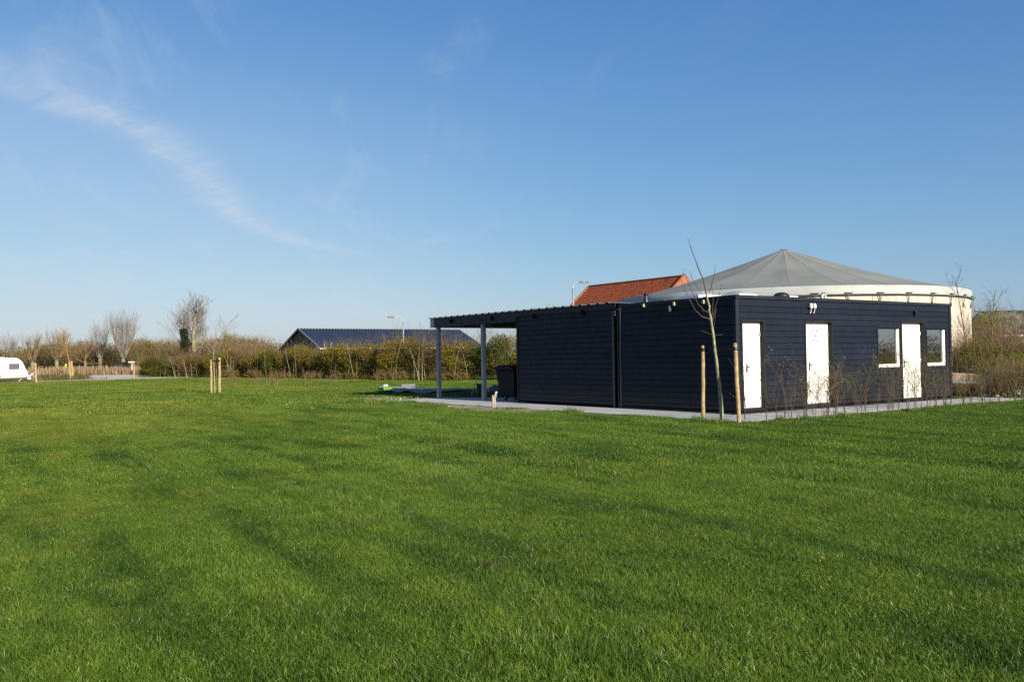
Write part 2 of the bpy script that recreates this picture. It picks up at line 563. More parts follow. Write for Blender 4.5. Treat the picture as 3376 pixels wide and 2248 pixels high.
def grass_mat():
    m = bpy.data.materials.new('lawn blades')
    m.use_nodes = True
    t = NT(m.node_tree)
    t.n.clear()
    c, pos = lawn_colour(t, GR_DARK, GR_MID, GR_MOSS)
    a = t.add('ShaderNodeAttribute', attribute_name='var').outputs['Fac']
    c = t.mix(1.0, c, t.mix(a, (0.55, 0.58, 0.55), (1.42, 1.36, 1.45)), 'MULTIPLY')
    rnd = t.add('ShaderNodeObjectInfo').outputs['Random']       # every clump has its own tint
    c = t.mix(1.0, c, t.mix(rnd, (0.66, 0.74, 0.70), (1.36, 1.24, 1.20)), 'MULTIPLY')
    c = t.mix(t.ramp(a, 0.988, 0.995, 0.0, 0.75), c, (0.46, 0.42, 0.24))
    d = t.add('ShaderNodeBsdfDiffuse')
    tr = t.add('ShaderNodeBsdfTranslucent')
    g = t.add('ShaderNodeBsdfGlossy')
    g.inputs['Roughness'].default_value = 0.42
    g.inputs[0].default_value = (0.9, 0.95, 0.9, 1)
    t.put(d.inputs[0], c)
    t.put(tr.inputs[0], c)
    m1 = t.add('ShaderNodeMixShader')
    m1.inputs[0].default_value = 0.24
    t.l.new(d.outputs[0], m1.inputs[1])
    t.l.new(tr.outputs[0], m1.inputs[2])
    m2 = t.add('ShaderNodeMixShader')
    m2.inputs[0].default_value = 0.025
    t.l.new(m1.outputs[0], m2.inputs[1])
    t.l.new(g.outputs[0], m2.inputs[2])
    o = t.add('ShaderNodeOutputMaterial')
    t.l.new(m2.outputs[0], o.inputs[0])
    return m


def ground_mat():
    m = bpy.data.materials.new('lawn soil')
    m.use_nodes = True
    t = NT(m.node_tree)
    b = m.node_tree.nodes['Principled BSDF']
    c, pos = lawn_colour(t, tuple(q * .45 for q in GR_DARK), tuple(q * .48 for q in GR_MID), tuple(q * .55 for q in GR_MOSS))  # sheet colour darkened below the blades to deepen the shade between them
    fine = t.noise(pos, 22.0, 4, 0.7)
    c = t.mix(t.ramp(fine, 0.42, 0.62), t.mix(0.5, c, (0.030, 0.024, 0.012)), c)
    t.put(b.inputs['Base Color'], c)
    b.inputs['Roughness'].default_value = 1.0
    b.inputs['Specular IOR Level'].default_value = 0.0
    bp = t.add('ShaderNodeBump')
    bp.inputs['Strength'].default_value = 0.8
    bp.inputs['Distance'].default_value = 0.03
    t.put(bp.inputs['Height'], t.noise(pos, 14.0, 5, 0.7))
    t.put(b.inputs['Normal'], bp.outputs[0])
    return m


GR_DARK, GR_MID, GR_MOSS = (0.041, 0.096, 0.009), (0.097, 0.174, 0.016), (0.168, 0.200, 0.025)
MT['lawn'] = ground_mat()
MT['grass'] = grass_mat()


def soil_mat(name, a, b_, scale=3.0, speck=None):
    m = bpy.data.materials.new(name)
    m.use_nodes = True
    t = NT(m.node_tree)
    b = m.node_tree.nodes['Principled BSDF']
    pos = t.add('ShaderNodeNewGeometry').outputs['Position']
    c = t.mix(t.ramp(t.noise(pos, scale, 5, 0.65), 0.35, 0.65), a, b_)
    c = t.mix(t.ramp(t.noise(pos, 30.0, 3, 0.7), 0.60, 0.72), c, speck or tuple(q * 1.5 for q in b_))
    t.put(b.inputs['Base Color'], c)
    b.inputs['Roughness'].default_value = 1.0
    b.inputs['Specular IOR Level'].default_value = 0.1
    bp = t.add('ShaderNodeBump')
    bp.inputs['Strength'].default_value = 0.7
    bp.inputs['Distance'].default_value = 0.03
    t.put(bp.inputs['Height'], t.noise(pos, 16.0, 5, 0.7))
    t.put(b.inputs['Normal'], bp.outputs[0])
    return m


MT['soil'] = soil_mat('bare sandy soil', (0.24, 0.19, 0.13), (0.36, 0.30, 0.22))
MT['gravel'] = soil_mat('pale gravel', (0.40, 0.35, 0.27), (0.58, 0.52, 0.42), 1.2)
MT['verge'] = soil_mat('rough verge', (0.070, 0.080, 0.022), (0.150, 0.130, 0.055), 0.6, (0.20, 0.16, 0.08))


def paver_mat():
    m = bpy.data.materials.new('concrete slabs')
    m.use_nodes = True
    t = NT(m.node_tree)
    b = m.node_tree.nodes['Principled BSDF']
    co = t.add('ShaderNodeTexCoord').outputs['Object']
    br = t.add('ShaderNodeTexBrick')
    t.put(br.inputs['Vector'], co)
    br.inputs['Scale'].default_value = 1.0
    br.inputs['Brick Width'].default_value = 0.6
    br.inputs['Row Height'].default_value = 0.4
    br.inputs['Mortar Size'].default_value = 0.004
    br.inputs['Color1'].default_value = (0.385, 0.39, 0.39, 1)
    br.inputs['Color2'].default_value = (0.42, 0.42, 0.415, 1)
    br.inputs['Mortar'].default_value = (0.30, 0.29, 0.27, 1)
    c = t.mix(t.ramp(t.noise(co, 0.9, 5), 0.3, 0.7), (0.82, 0.82, 0.83), (1.08, 1.07, 1.05))
    t.put(b.inputs['Base Color'], t.mix(1.0, br.outputs[0], c, 'MULTIPLY'))
    b.inputs['Roughness'].default_value = 0.9
    return m


MT['paver'] = paver_mat()


def tile_mat():
    m = bpy.data.materials.new('red clay tiles')
    m.use_nodes = True
    t = NT(m.node_tree)
    b = m.node_tree.nodes['Principled BSDF']
    a = t.add('ShaderNodeAttribute', attribute_name='var').outputs['Fac']
    pos = t.add('ShaderNodeNewGeometry').outputs['Position']
    c = t.mix(a, (0.13, 0.027, 0.009), (0.30, 0.066, 0.020))
    c = t.mix(t.ramp(t.noise(pos, 0.7, 4), 0.4, 0.65), c, (0.20, 0.050, 0.018))
    t.put(b.inputs['Base Color'], c)
    b.inputs['Roughness'].default_value = 0.75
    return m


MT['tile'] = tile_mat()
Z = np.array([0, 0, 1.0])


def xform(mb_pts, rz, loc):
    c, s = math.cos(rz), math.sin(rz)
    q = np.asarray(mb_pts, float)
    return np.stack([q[:, 0] * c - q[:, 1] * s, q[:, 0] * s + q[:, 1] * c, q[:, 2]], 1) + np.asarray(loc)


# ------------------------------------------------------------------ ground, paths, lawn
def lawn_height(x, y):
    d = np.hypot(x, y)
    k = np.clip((46 - d) / 12, 0, 1) * np.clip((d - 0.5) / 3, 0, 1)
    u = x * math.cos(math.radians(30)) + y * math.sin(math.radians(30))
    vv = -x * math.sin(math.radians(30)) + y * math.cos(math.radians(30))
    h = 0.010 * np.sin(u * 2.6 + 0.8 * np.sin(vv * .35)) + 0.014 * np.sin(u * 1.1 + vv * 0.21 + 1.3) + 0.010 * np.sin(x * 1.9 - y * 1.3)
    # flat round the buildings
    bx = (x - CO[0]) * dR[0] + (y - CO[1]) * dR[1]
    by = (x - CO[0]) * dL[0] + (y - CO[1]) * dL[1]
    dist = np.maximum(np.maximum(-3.4 - bx, bx - 26), np.maximum(-3.0 - by, by - 30))
    k = k * np.clip(dist / 2.5, 0, 1)
    return h * k


gx = np.concatenate([np.linspace(-900, -70, 12), np.linspace(-62, -22, 30), np.linspace(-21, 21, 190), np.linspace(22, 62, 30), np.linspace(70, 900, 12)])
gy = np.concatenate([np.linspace(-900, -20, 10), np.linspace(-12, 0, 14), np.linspace(0.3, 40, 180), np.linspace(41, 90, 40), np.linspace(100, 1500, 14)])
X, Y = np.meshgrid(gx, gy)
Vg = np.stack([X, Y, lawn_height(X, Y)], -1).reshape(-1, 3)
nx = len(gx)
ii, jj = np.meshgrid(np.arange(len(gy) - 1), np.arange(nx - 1), indexing='ij')
base = (ii * nx + jj).ravel()
Fg = np.stack([base, base + 1, base + nx + 1, base + nx], 1)
g = MB()
g.add(Vg, Fg)
tag(g.build('ground', MT['lawn'], smooth=True), 'mown green lawn with mossy yellow patches in front of the dark building', 'lawn', kind='structure')


def ragged(poly, step=0.35, amp=0.22, seed=1):
    r = np.random.default_rng(seed)
    out = []
    for a, b in zip(poly, poly[1:] + poly[:1]):
        a, b = np.array(a[:2], float), np.array(b[:2], float)
        n = max(1, int(np.linalg.norm(b - a) / step))
        nrm = np.array([-(b - a)[1], (b - a)[0]])
        nrm = nrm / (np.linalg.norm(nrm) + 1e-9)
        for k in range(n):
            out.append(a + (b - a) * k / n + nrm * r.normal() * amp)
    return np.array(out)


def flat_sheet(name, poly, z, m, label, cat, kind='structure', parent=None):
    mb = MB()
    V = [(p[0], p[1], z) for p in poly]
    # fill a ragged polygon with triangles
    import mathutils.geometry as mg
    tri = mg.tessellate_polygon([[Vector((p[0], p[1], 0)) for p in poly]])
    mb.add(V, tri)
    o = mb.build(name, m, parent)
    for p in o.data.polygons:
        if p.normal.z < 0:
            p.flip()
    return tag(o, label, cat, kind=kind)


BF = dict(loc=tuple(CO), rz=YAW)
def ragged(poly, step=0.35, amp=0.22, seed=1):
    r = np.random.default_rng(seed)
    out = []
    for a, b in zip(poly, poly[1:] + poly[:1]):
        a, b = np.array(a[:2], float), np.array(b[:2], float)
        n = max(1, int(np.linalg.norm(b - a) / step))
        nrm = np.array([-(b - a)[1], (b - a)[0]])
        nrm = nrm / (np.linalg.norm(nrm) + 1e-9)
        for k in range(n):
            out.append(a + (b - a) * k / n + nrm * r.normal() * amp)
    return np.array(out)


def flat_sheet(name, poly, z, m, label, cat, kind='structure', parent=None):
    mb = MB()
    V = [(p[0], p[1], z) for p in poly]
    # fill a ragged polygon with triangles
    import mathutils.geometry as mg
    tri = mg.tessellate_polygon([[Vector((p[0], p[1], 0)) for p in poly]])
    mb.add(V, tri)
    o = mb.build(name, m, parent)
    for p in o.data.polygons:
        if p.normal.z < 0:
            p.flip()
    return tag(o, label, cat, kind=kind)


BF = dict(loc=tuple(CO), rz=YAW)
# paving: L-shaped slab round the two sides, in the building frame
PAVE = [(-2.0, -1.75), (12.2, -1.75), (12.0, -0.1), (0.2, 0.1), (0.2, 9.7), (3.0, 9.8), (2.4, 13.0), (0.5, 15.9), (-2.0, 15.9)]
pv = MB()
pts = [(p[0], p[1]) for p in PAVE]
pv.prism(pts, -0.03, 0.012, lambda u, v_, t: (u, v_, t))
po = pv.build('paved_path', MT['paver'])
po.location, po.rotation_euler = Vector(CO), (0, 0, YAW)
under = [tuple(W(a, b)[:2]) for a, b in [(0.3, 9.7), (7.3, 9.7), (7.3, 15.6), (6.5, 18.5), (3.0, 20.5), (1.0, 18.6), (0.2, 16.0)]]  # near-black ground sheet under the carport and past its open end
flat_sheet('carport_floor', ragged(under, 0.4, 0.12, 13), 0.005, soil_mat('dark carport ground', (0.022, 0.018, 0.013), (0.050, 0.040, 0.028)), 'dark ground under the carport roof', 'soil')
tag(po, 'light grey paved strip around the dark clad building', 'path', kind='structure')
soil_poly = [(-2.02, 4.2), (-2.02, 16.2), (0.0, 17.0), (0.1, 18.4), (-0.6, 19.6), (-2.4, 18.2), (-3.0, 16.0), (-2.5, 13.5), (-2.6, 11.0), (-3.6, 8.6), (-4.0, 6.4), (-3.0, 4.4)]
soil_w = [tuple(W(a, b)[:2]) for a, b in soil_poly]
SOIL = ragged(soil_w, 0.3, 0.12, 3)
flat_sheet('soil_strip', SOIL, 0.006, MT['soil'], 'bare sandy soil strip between the lawn and the paving', 'soil')
soil2 = [tuple(W(a, b)[:2]) for a, b in [(-1.7, -1.72), (8, -1.72), (18, -1.72), (30, -2.2), (30, -2.7), (16, -2.5), (8, -2.3), (2, -2.5), (-1.5, -2.3)]]
SOIL2 = ragged(soil2, 0.3, 0.10, 5)
flat_sheet('planting_bed', SOIL2, 0.007, soil_mat('dark planting soil', (0.10, 0.08, 0.05), (0.22, 0.18, 0.12)), 'narrow bare soil bed under the sapling row', 'soil')
SPOT = ragged([tuple(ground(a, b)[:2]) for a, b in [(1560, 1848), (1640, 1850), (1690, 1876), (1660, 1884), (1590, 1872)]], 0.05, 0.015, 15)
flat_sheet('bare_spot', SPOT, 0.012, soil_mat('dark bare earth', (0.030, 0.022, 0.014), (0.070, 0.052, 0.034), 8.0), 'small dark bare spot in the middle of the lawn', 'soil')
yard = [tuple(W(a, b)[:2]) for a, b in [(10.9, 0.4), (40, -1.0), (48, 12), (40, 20), (11.0, 15.5)]]
flat_sheet('yard', ragged(yard, 0.8, 0.25, 9), 0.005, MT['verge'], 'rough weedy yard behind the dark building', 'yard')
# gravel road and verge on the far left
e0, e1 = ground(-260, 1269), ground(590, 1246)
rd = (e1 - e0) / np.linalg.norm(e1 - e0)
rn = np.array([-rd[1], rd[0], 0])
A0 = e0 - rd * 25
A1 = e1 + rd * 3
flat_sheet('gravel_road', ragged([A0, A1, A1 + rn * 5.0, A0 + rn * 5.0], 1.0, 0.25, 4), 0.006, MT['gravel'], 'pale gravel track along the far edge of the lawn', 'road')
VR = [A0 + rn * 4.6, A1 + rn * 4.6 + rd * 14, A1 + rn * 120, A0 + rn * 120]
flat_sheet('verge', ragged(VR, 3.0, 0.5, 6), 0.003, MT['verge'], 'rough grassy verge behind the gravel track', 'verge')
gp = [ground(x, y) for x, y in [(300, 1250), (430, 1248), (560, 1245), (480, 1238), (400, 1233), (320, 1233), (290, 1240)]]
flat_sheet('gravel_patch', ragged(gp, 2.0, 0.6, 8), 0.0095, MT['gravel'], 'bare pale gravel patch behind the track', 'gravel')


def in_poly(px, py, poly):
    inside = np.zeros(len(px), bool)
    n = len(poly)
    for i in range(n):
        x1, y1 = poly[i][:2]
        x2, y2 = poly[(i + 1) % n][:2]
        cond = ((y1 > py) != (y2 > py))
        xi = (x2 - x1) * (py - y1) / ((y2 - y1) + 1e-12) + x1
        inside ^= cond & (px < xi)
    return inside


def vnoise(x, y, s, seed):
    """cheap smooth value noise"""
    r = np.random.default_rng(seed).random((64, 64))
    u, v_ = x / s, y / s
    i, j = np.floor(u).astype(int), np.floor(v_).astype(int)
    f, h = u - i, v_ - j
    f, h = f * f * (3 - 2 * f), h * h * (3 - 2 * h)
    q = lambda a, b: r[a % 64, b % 64]
    return (q(i, j) * (1 - f) + q(i + 1, j) * f) * (1 - h) + (q(i, j + 1) * (1 - f) + q(i + 1, j + 1) * f) * h


def tuft_mesh(name, n, rad, length, width, seed, lean=0.55, segs=2):
    r = np.random.default_rng(seed)
    a = r.random(n) * 2 * math.pi
    d = np.sqrt(r.random(n)) * rad
    B = np.stack([d * np.cos(a), d * np.sin(a), np.full(n, -0.01)], 1)
    la = r.random(n) * 2 * math.pi
    le = np.abs(r.normal(0, lean, n)) + 0.08
    L = length * (0.55 + 0.75 * r.random(n))
    D = np.stack([np.sin(le) * np.cos(la), np.sin(le) * np.sin(la), np.cos(le)], 1)
    side = np.stack([-np.sin(la), np.cos(la), np.zeros(n)], 1)
    tw = r.normal(0, 0.7, n)
    side = side * np.cos(tw)[:, None] + np.cross(D, side) * np.sin(tw)[:, None]
    wd = width * (0.6 + 0.8 * r.random(n))
    mid = B + D * (L * 0.55)[:, None]
    tip = B + D * L[:, None] + np.stack([np.cos(la), np.sin(la), -0.5 * np.ones(n)], 1) * (L * 0.22)[:, None]
    V = np.stack([B - side * wd[:, None] / 2, B + side * wd[:, None] / 2, mid + side * wd[:, None] * .42, mid - side * wd[:, None] * .42, tip], 1).reshape(-1, 3)
    k = np.arange(n) * 5
    vr = r.random(n)
    mb = MB()
    mb.add(V, np.stack([k, k + 1, k + 2, k + 3], 1), vr)
    mb.F.append(np.stack([k + 3, k + 2, k + 4], 1))
    mb.A.append(vr)
    mb.mi.append(np.zeros(n))
    o = bpy.data.objects.new(name, mb.mesh(name, MT['grass'], False))
    return o


tufts = bpy.data.collections.new('grass_tufts')          # source meshes only, not linked to the scene
TUFTS = []
for k in range(4):
    TUFTS.append((tuft_mesh('tuft_a%d' % k, 560, 0.19, 0.052, 0.0027, 10 + k, 0.44), 0.19))
for k in range(4):
    TUFTS.append((tuft_mesh('tuft_b%d' % k, 700, 0.42, 0.058, 0.0055, 20 + k, 0.46), 0.42))
for k in range(3):
    TUFTS.append((tuft_mesh('tuft_c%d' % k, 700, 1.25, 0.065, 0.020, 30 + k), 1.25))
for k in range(3):
    TUFTS.append((tuft_mesh('tuft_d%d' % k, 60, 0.10, 0.15, 0.006, 40 + k, 0.45), 0.10))
for o, _ in TUFTS:
    tufts.objects.link(o)


def scatter(r0_, r1, spacing, half, idx0, idxn, seed):
    """jittered grid over the wedge of lawn between two distances, so that no bare gaps are left"""
    r = np.random.default_rng(seed)
    w_ = r1 * math.sin(min(half, 1.5))
    X_, Y_ = np.meshgrid(np.arange(-w_, w_, spacing), np.arange(0.0, r1, spacing))
    x = X_.ravel() + r.uniform(-.5, .5, X_.size) * spacing
    y = Y_.ravel() + r.uniform(-.5, .5, X_.size) * spacing
    d = np.hypot(x, y)
    k = (d > r0_) & (d < r1) & (np.abs(np.arctan2(x, y)) < half)
    x, y = x[k], y[k]
    return x, y, idx0 + r.integers(0, idxn, len(x)), r


PTS, ROT, SCL, IDX = [], [], [], []


def add_points(x, y, idx, r, smin, smax, hmul=None, margin=0.12):
    bx = (x - CO[0]) * dR[0] + (y - CO[1]) * dR[1]
    by = (x - CO[0]) * dL[0] + (y - CO[1]) * dL[1]
    m = margin
    keep = ~((bx > -2.0 - m) & (by > -1.75 - m) & (by < 15.9 + m) & (bx < np.where(by > 9.7, 7.2, 12.4) + m))
    keep &= ~((bx > 7.3) & (by > 0.2) & (by < 16) & (bx < 60))
    soil = in_poly(x, y, SOIL) | in_poly(x, y, SOIL2) | in_poly(x, y, SPOT)
    keep &= ~(soil & (r.random(len(x)) > 0.07))
    keep &= ((x - e0[0]) * rn[0] + (y - e0[1]) * rn[1]) < -0.2
    x, y, idx, bx, by = x[keep], y[keep], idx[keep], bx[keep], by[keep]
    hm = np.ones(len(x)) if hmul is None else hmul
    u = x * math.cos(math.radians(30)) + y * math.sin(math.radians(30))
    vv = -x * math.sin(math.radians(30)) + y * math.cos(math.radians(30))
    rows = vnoise(u * 1.0, vv * 0.16, 0.55, 5)
    hh = 0.74 + 1.25 * np.clip(rows - .35, 0, 1) * (0.4 + 1.2 * vnoise(x, y, 1.3, 8))
    hh *= 0.75 + 0.5 * vnoise(x, y, 5.0, 9)
    s = smin + (smax - smin) * r.random(len(x))
    hh *= 0.8 + 0.4 * r.random(len(x))
    PTS.append(np.stack([x, y, lawn_height(x, y) + 0.002], 1))
    ROT.append(np.stack([np.zeros(len(x)), np.zeros(len(x)), r.random(len(x)) * 2 * math.pi], 1))
    SCL.append(np.stack([s, s, s * hh * hm], 1))
    IDX.append(idx)


HALF = 0.62
x, y, i_, r_ = scatter(2.6, 13.0, 0.175, HALF + 0.1, 0, 4, 1)
add_points(x, y, i_, r_, 0.9, 1.15)
x, y, i_, r_ = scatter(12.0, 33.0, 0.36, HALF, 4, 4, 2)
add_points(x, y, i_, r_, 0.9, 1.15)
x, y, i_, r_ = scatter(31.0, 112.0, 1.05, HALF, 8, 3, 3)
add_points(x, y, i_, r_, 0.9, 1.15, margin=1.0)
# longer uncut tufts left standing along the mower rows
x, y, i_, r_ = scatter(3.0, 24.0, 0.22, HALF, 11, 3, 6)
u_ = x * math.cos(math.radians(30)) + y * math.sin(math.radians(30))
v_ = -x * math.sin(math.radians(30)) + y * math.cos(math.radians(30))
kp = (vnoise(u_, v_ * 0.16, 0.55, 5) > 0.70) & (vnoise(x, y, 1.3, 8) > 0.45)
add_points(x[kp], y[kp], i_[kp], r_, 0.38, 0.58)
# sparse taller tufts: anywhere, and thick along the paving edge
x, y, i_, r_ = scatter(3.0, 40.0, 1.6, HALF, 11, 3, 4)
add_points(x, y, i_, r_, 0.35, 0.65)
rr_ = np.random.default_rng(12)
n = 420
ex = np.concatenate([-2.35 - np.abs(rr_.normal(0, 0.35, n)), rr_.random(260) * 22 - 2.3])
ey = np.concatenate([rr_.random(n) * 19 - 2.0, -2.25 - np.abs(rr_.normal(0, 0.22, 260))])
q = np.array([W(a, b) for a, b in zip(ex, ey)])
keepm = vnoise(q[:, 0], q[:, 1], 1.3, 31) > 0.42
q = q[keepm]
add_points(q[:, 0], q[:, 1], 11 + rr_.integers(0, 3, len(q)), rr_, 0.5, 1.25, margin=0.02)

gm = MB()
PT = np.concatenate(PTS)
me = bpy.data.meshes.new('grass')
me.vertices.add(len(PT))
me.vertices.foreach_set('co', PT.ravel())
for nm, typ, key, dat in (('rot', 'FLOAT_VECTOR', 'vector', ROT), ('scl', 'FLOAT_VECTOR', 'vector', SCL), ('idx', 'INT', 'value', IDX)):
    at = me.attributes.new(nm, typ, 'POINT')
    at.data.foreach_set(key, np.concatenate(dat).ravel().astype(np.int32 if typ == 'INT' else np.float32))
me.update()
grass = bpy.data.objects.new('grass', me)
COL.objects.link(grass)
tag(grass, 'short mown grass blades covering the whole lawn', 'grass', kind='stuff')
gt = bpy.data.node_groups.new('grass_scatter', 'GeometryNodeTree')
gt.interface.new_socket('Geometry', in_out='INPUT', socket_type='NodeSocketGeometry')
gt.interface.new_socket('Geometry', in_out='OUTPUT', socket_type='NodeSocketGeometry')
gi, go = gt.nodes.new('NodeGroupInput'), gt.nodes.new('NodeGroupOutput')
iop = gt.nodes.new('GeometryNodeInstanceOnPoints')
ci = gt.nodes.new('GeometryNodeCollectionInfo')
ci.inputs['Collection'].default_value = tufts
ci.inputs['Separate Children'].default_value = True
ci.inputs['Reset Children'].default_value = True


def named(nm, typ):
    a = gt.nodes.new('GeometryNodeInputNamedAttribute')
    a.data_type = typ
    a.inputs['Name'].default_value = nm
    return a.outputs[0]


iop.inputs['Pick Instance'].default_value = True
gt.links.new(gi.outputs[0], iop.inputs['Points'])
gt.links.new(ci.outputs[0], iop.inputs['Instance'])
gt.links.new(named('idx', 'INT'), iop.inputs['Instance Index'])
e2r = gt.nodes.new('FunctionNodeEulerToRotation')
gt.links.new(named('rot', 'FLOAT_VECTOR'), e2r.inputs[0])
gt.links.new(e2r.outputs[0], iop.inputs['Rotation'])
gt.links.new(named('scl', 'FLOAT_VECTOR'), iop.inputs['Scale'])
gt.links.new(iop.outputs[0], go.inputs[0])
md = grass.modifiers.new('scatter', 'NODES')
md.node_group = gt


# ------------------------------------------------------------------ dark clad cabin
def facade(mb, plane, length0, length1, openings, z0, pb, ztop, zbot, proud=0.018, gap=0.016):
    """horizontal boards with open joints on the plane x=0 ('L') or y=0 ('R'); openings (a, b, zlo, zhi)"""
    rows, z = [(z0, ztop)], z0
    while z - pb > zbot:
        rows.append((z - pb, z))
        z -= pb
    rows.append((zbot, z))
    for zl, zh in rows:
        zl2 = zl + gap
        cuts = sorted({length0, length1, *[c for o in openings for c in o[:2] if length0 < c < length1]})
        tilt = rng.normal(0, 0.0012)
        var = rng.random()
        segs = []
        for a, b in zip(cuts, cuts[1:]):
            cov = [o for o in openings if o[0] <= a + 1e-6 and o[1] >= b - 1e-6]
            zz = [(zl2, zh)]
            for o in cov:
                nz = []
                for p, q_ in zz:
                    if o[2] > p:
                        nz.append((p, min(q_, o[2])))
                    if o[3] < q_:
                        nz.append((max(p, o[3]), q_))
                zz = [t for t in nz if t[1] - t[0] > 0.004]
            for t in zz:
                if segs and segs[-1][2:] == t and abs(segs[-1][1] - a) < 1e-9:
                    segs[-1] = (segs[-1][0], b, *t)
                else:
                    segs.append((a, b, *t))
        for a, b, p, q_ in segs:
            f = proud + tilt
            k = 0.006      # foot of a board stands proud of its head
            if plane == 'R':
                V = [(a, -f - k, p), (b, -f - k, p), (b, -f, q_), (a, -f, q_), (a, -0.001, p), (b, -0.001, p), (b, -0.001, q_), (a, -0.001, q_)]
                F = [(0, 1, 2, 3), (4, 7, 6, 5), (0, 4, 5, 1), (1, 5, 6, 2), (2, 6, 7, 3), (3, 7, 4, 0)]
            else:
                V = [(-f - k, a, p), (-f - k, b, p), (-f, b, q_), (-f, a, q_), (-0.001, a, p), (-0.001, b, p), (-0.001, b, q_), (-0.001, a, q_)]
                F = [(0, 3, 2, 1), (4, 5, 6, 7), (0, 1, 5, 4), (1, 2, 6, 5), (2, 3, 7, 6), (3, 0, 4, 7)]
            mb.add(V, F, var)
    return mb


cab = thing('cabin_building', 'dark navy clad flat roofed cabin with three white doors and two small windows', 'building', CO, YAW)
LX, LY, ZT = 10.72, 4.46, 3.06
OPEN = [(0.22, 1.12, 0.13, 2.48), (2.93, 4.17, 0.13, 2.49), (7.80, 9.08, 0.10, 2.53), (6.49, 7.73, 1.11, 2.34), (9.24, 10.44, 1.11, 2.33)]
wl_ = MB()
facade(wl_, 'R', 0.10, LX - 0.10, OPEN, 2.869, 0.166, ZT, 0.10)
facade(wl_, 'L', 0.06, LY - 0.06, [], 2.869, 0.166, ZT, 0.10)
wl_.build('cladding', MT['navy'], cab)
core = MB()
# backing wall of the front, cut round the openings, and the other three walls
xs = sorted({0.0, LX, *[c for o in OPEN for c in o[:2]]})
for a, b in zip(xs, xs[1:]):
    cov = [o for o in OPEN if o[0] <= a + 1e-6 and o[1] >= b - 1e-6]
    if not cov:
        core.box((a, 0, 0.06), (b, 0.20, ZT))
    else:
        o = cov[0]
        core.box((a, 0, 0.06), (b, 0.20, o[2]))
        core.box((a, 0, o[3]), (b, 0.20, ZT))
core.box((0, 0.20, 0.06), (0.1, LY, ZT))
core.box((LX - 0.1, 0.20, 0.06), (LX, LY, ZT))
core.box((0.1, LY - 0.1, 0.06), (LX - 0.1, LY, ZT))
core.build('wall', MT['gap'], cab)
pl = MB()
pl.box((0.02, 0.02, 0.0), (LX - 0.02, LY - 0.02, 0.058))
pl.build('plinth', MT['black'], cab)
rf = MB()
rf.box((0.03, 0.03, ZT + 0.002), (LX - 0.03, LY - 0.03, ZT + 0.05))
rf.build('roof', MT['roof_flat'], cab)
fs = MB()
fs.box((-0.05, -0.06, 3.075), (LX + 0.05, -0.032, 3.165))
fs.box((-0.05, -0.031, 3.075), (-0.03, LY + 0.03, 3.165))
fs.box((LX + 0.03, -0.031, 3.075), (LX + 0.05, LY + 0.03, 3.165))
fs.box((-0.029, LY + 0.005, 3.075), (LX + 0.029, LY + 0.03, 3.165))
fs.build('fascia', MT['fascia'], cab, bevel=0.003)
sh = MB()
sh.box((-0.028, -0.03, 3.062), (LX + 0.028, 0.01, 3.074))
sh.build('shadow_gap', MT['gap'], cab)
for a, b, nm in (((-0.034, -0.034, 0.06), (0.085, 0.0, 3.06), 'corner_trim'), ((LX - 0.09, -0.036, 0.06), (LX + 0.03, 0.0, 3.06), 'corner_trim')):
    t_ = MB()
    t_.box(a, b)
    if a[0] < 0:
        t_.box((-0.034, 0.001, 0.06), (0.0, 0.05, 3.06))
    else:
        t_.box((LX, 0.001, 0.06), (LX + 0.03, 0.06, 3.06))
    t_.build(nm, MT['navy_dark'] if a[0] > 0 else MT['fascia'], cab)
t_ = MB()
t_.box((-0.036, LY - 0.05, 0.05), (-0.001, LY + 0.012, 3.06))
t_.build('end_trim', MT['trim'], cab)


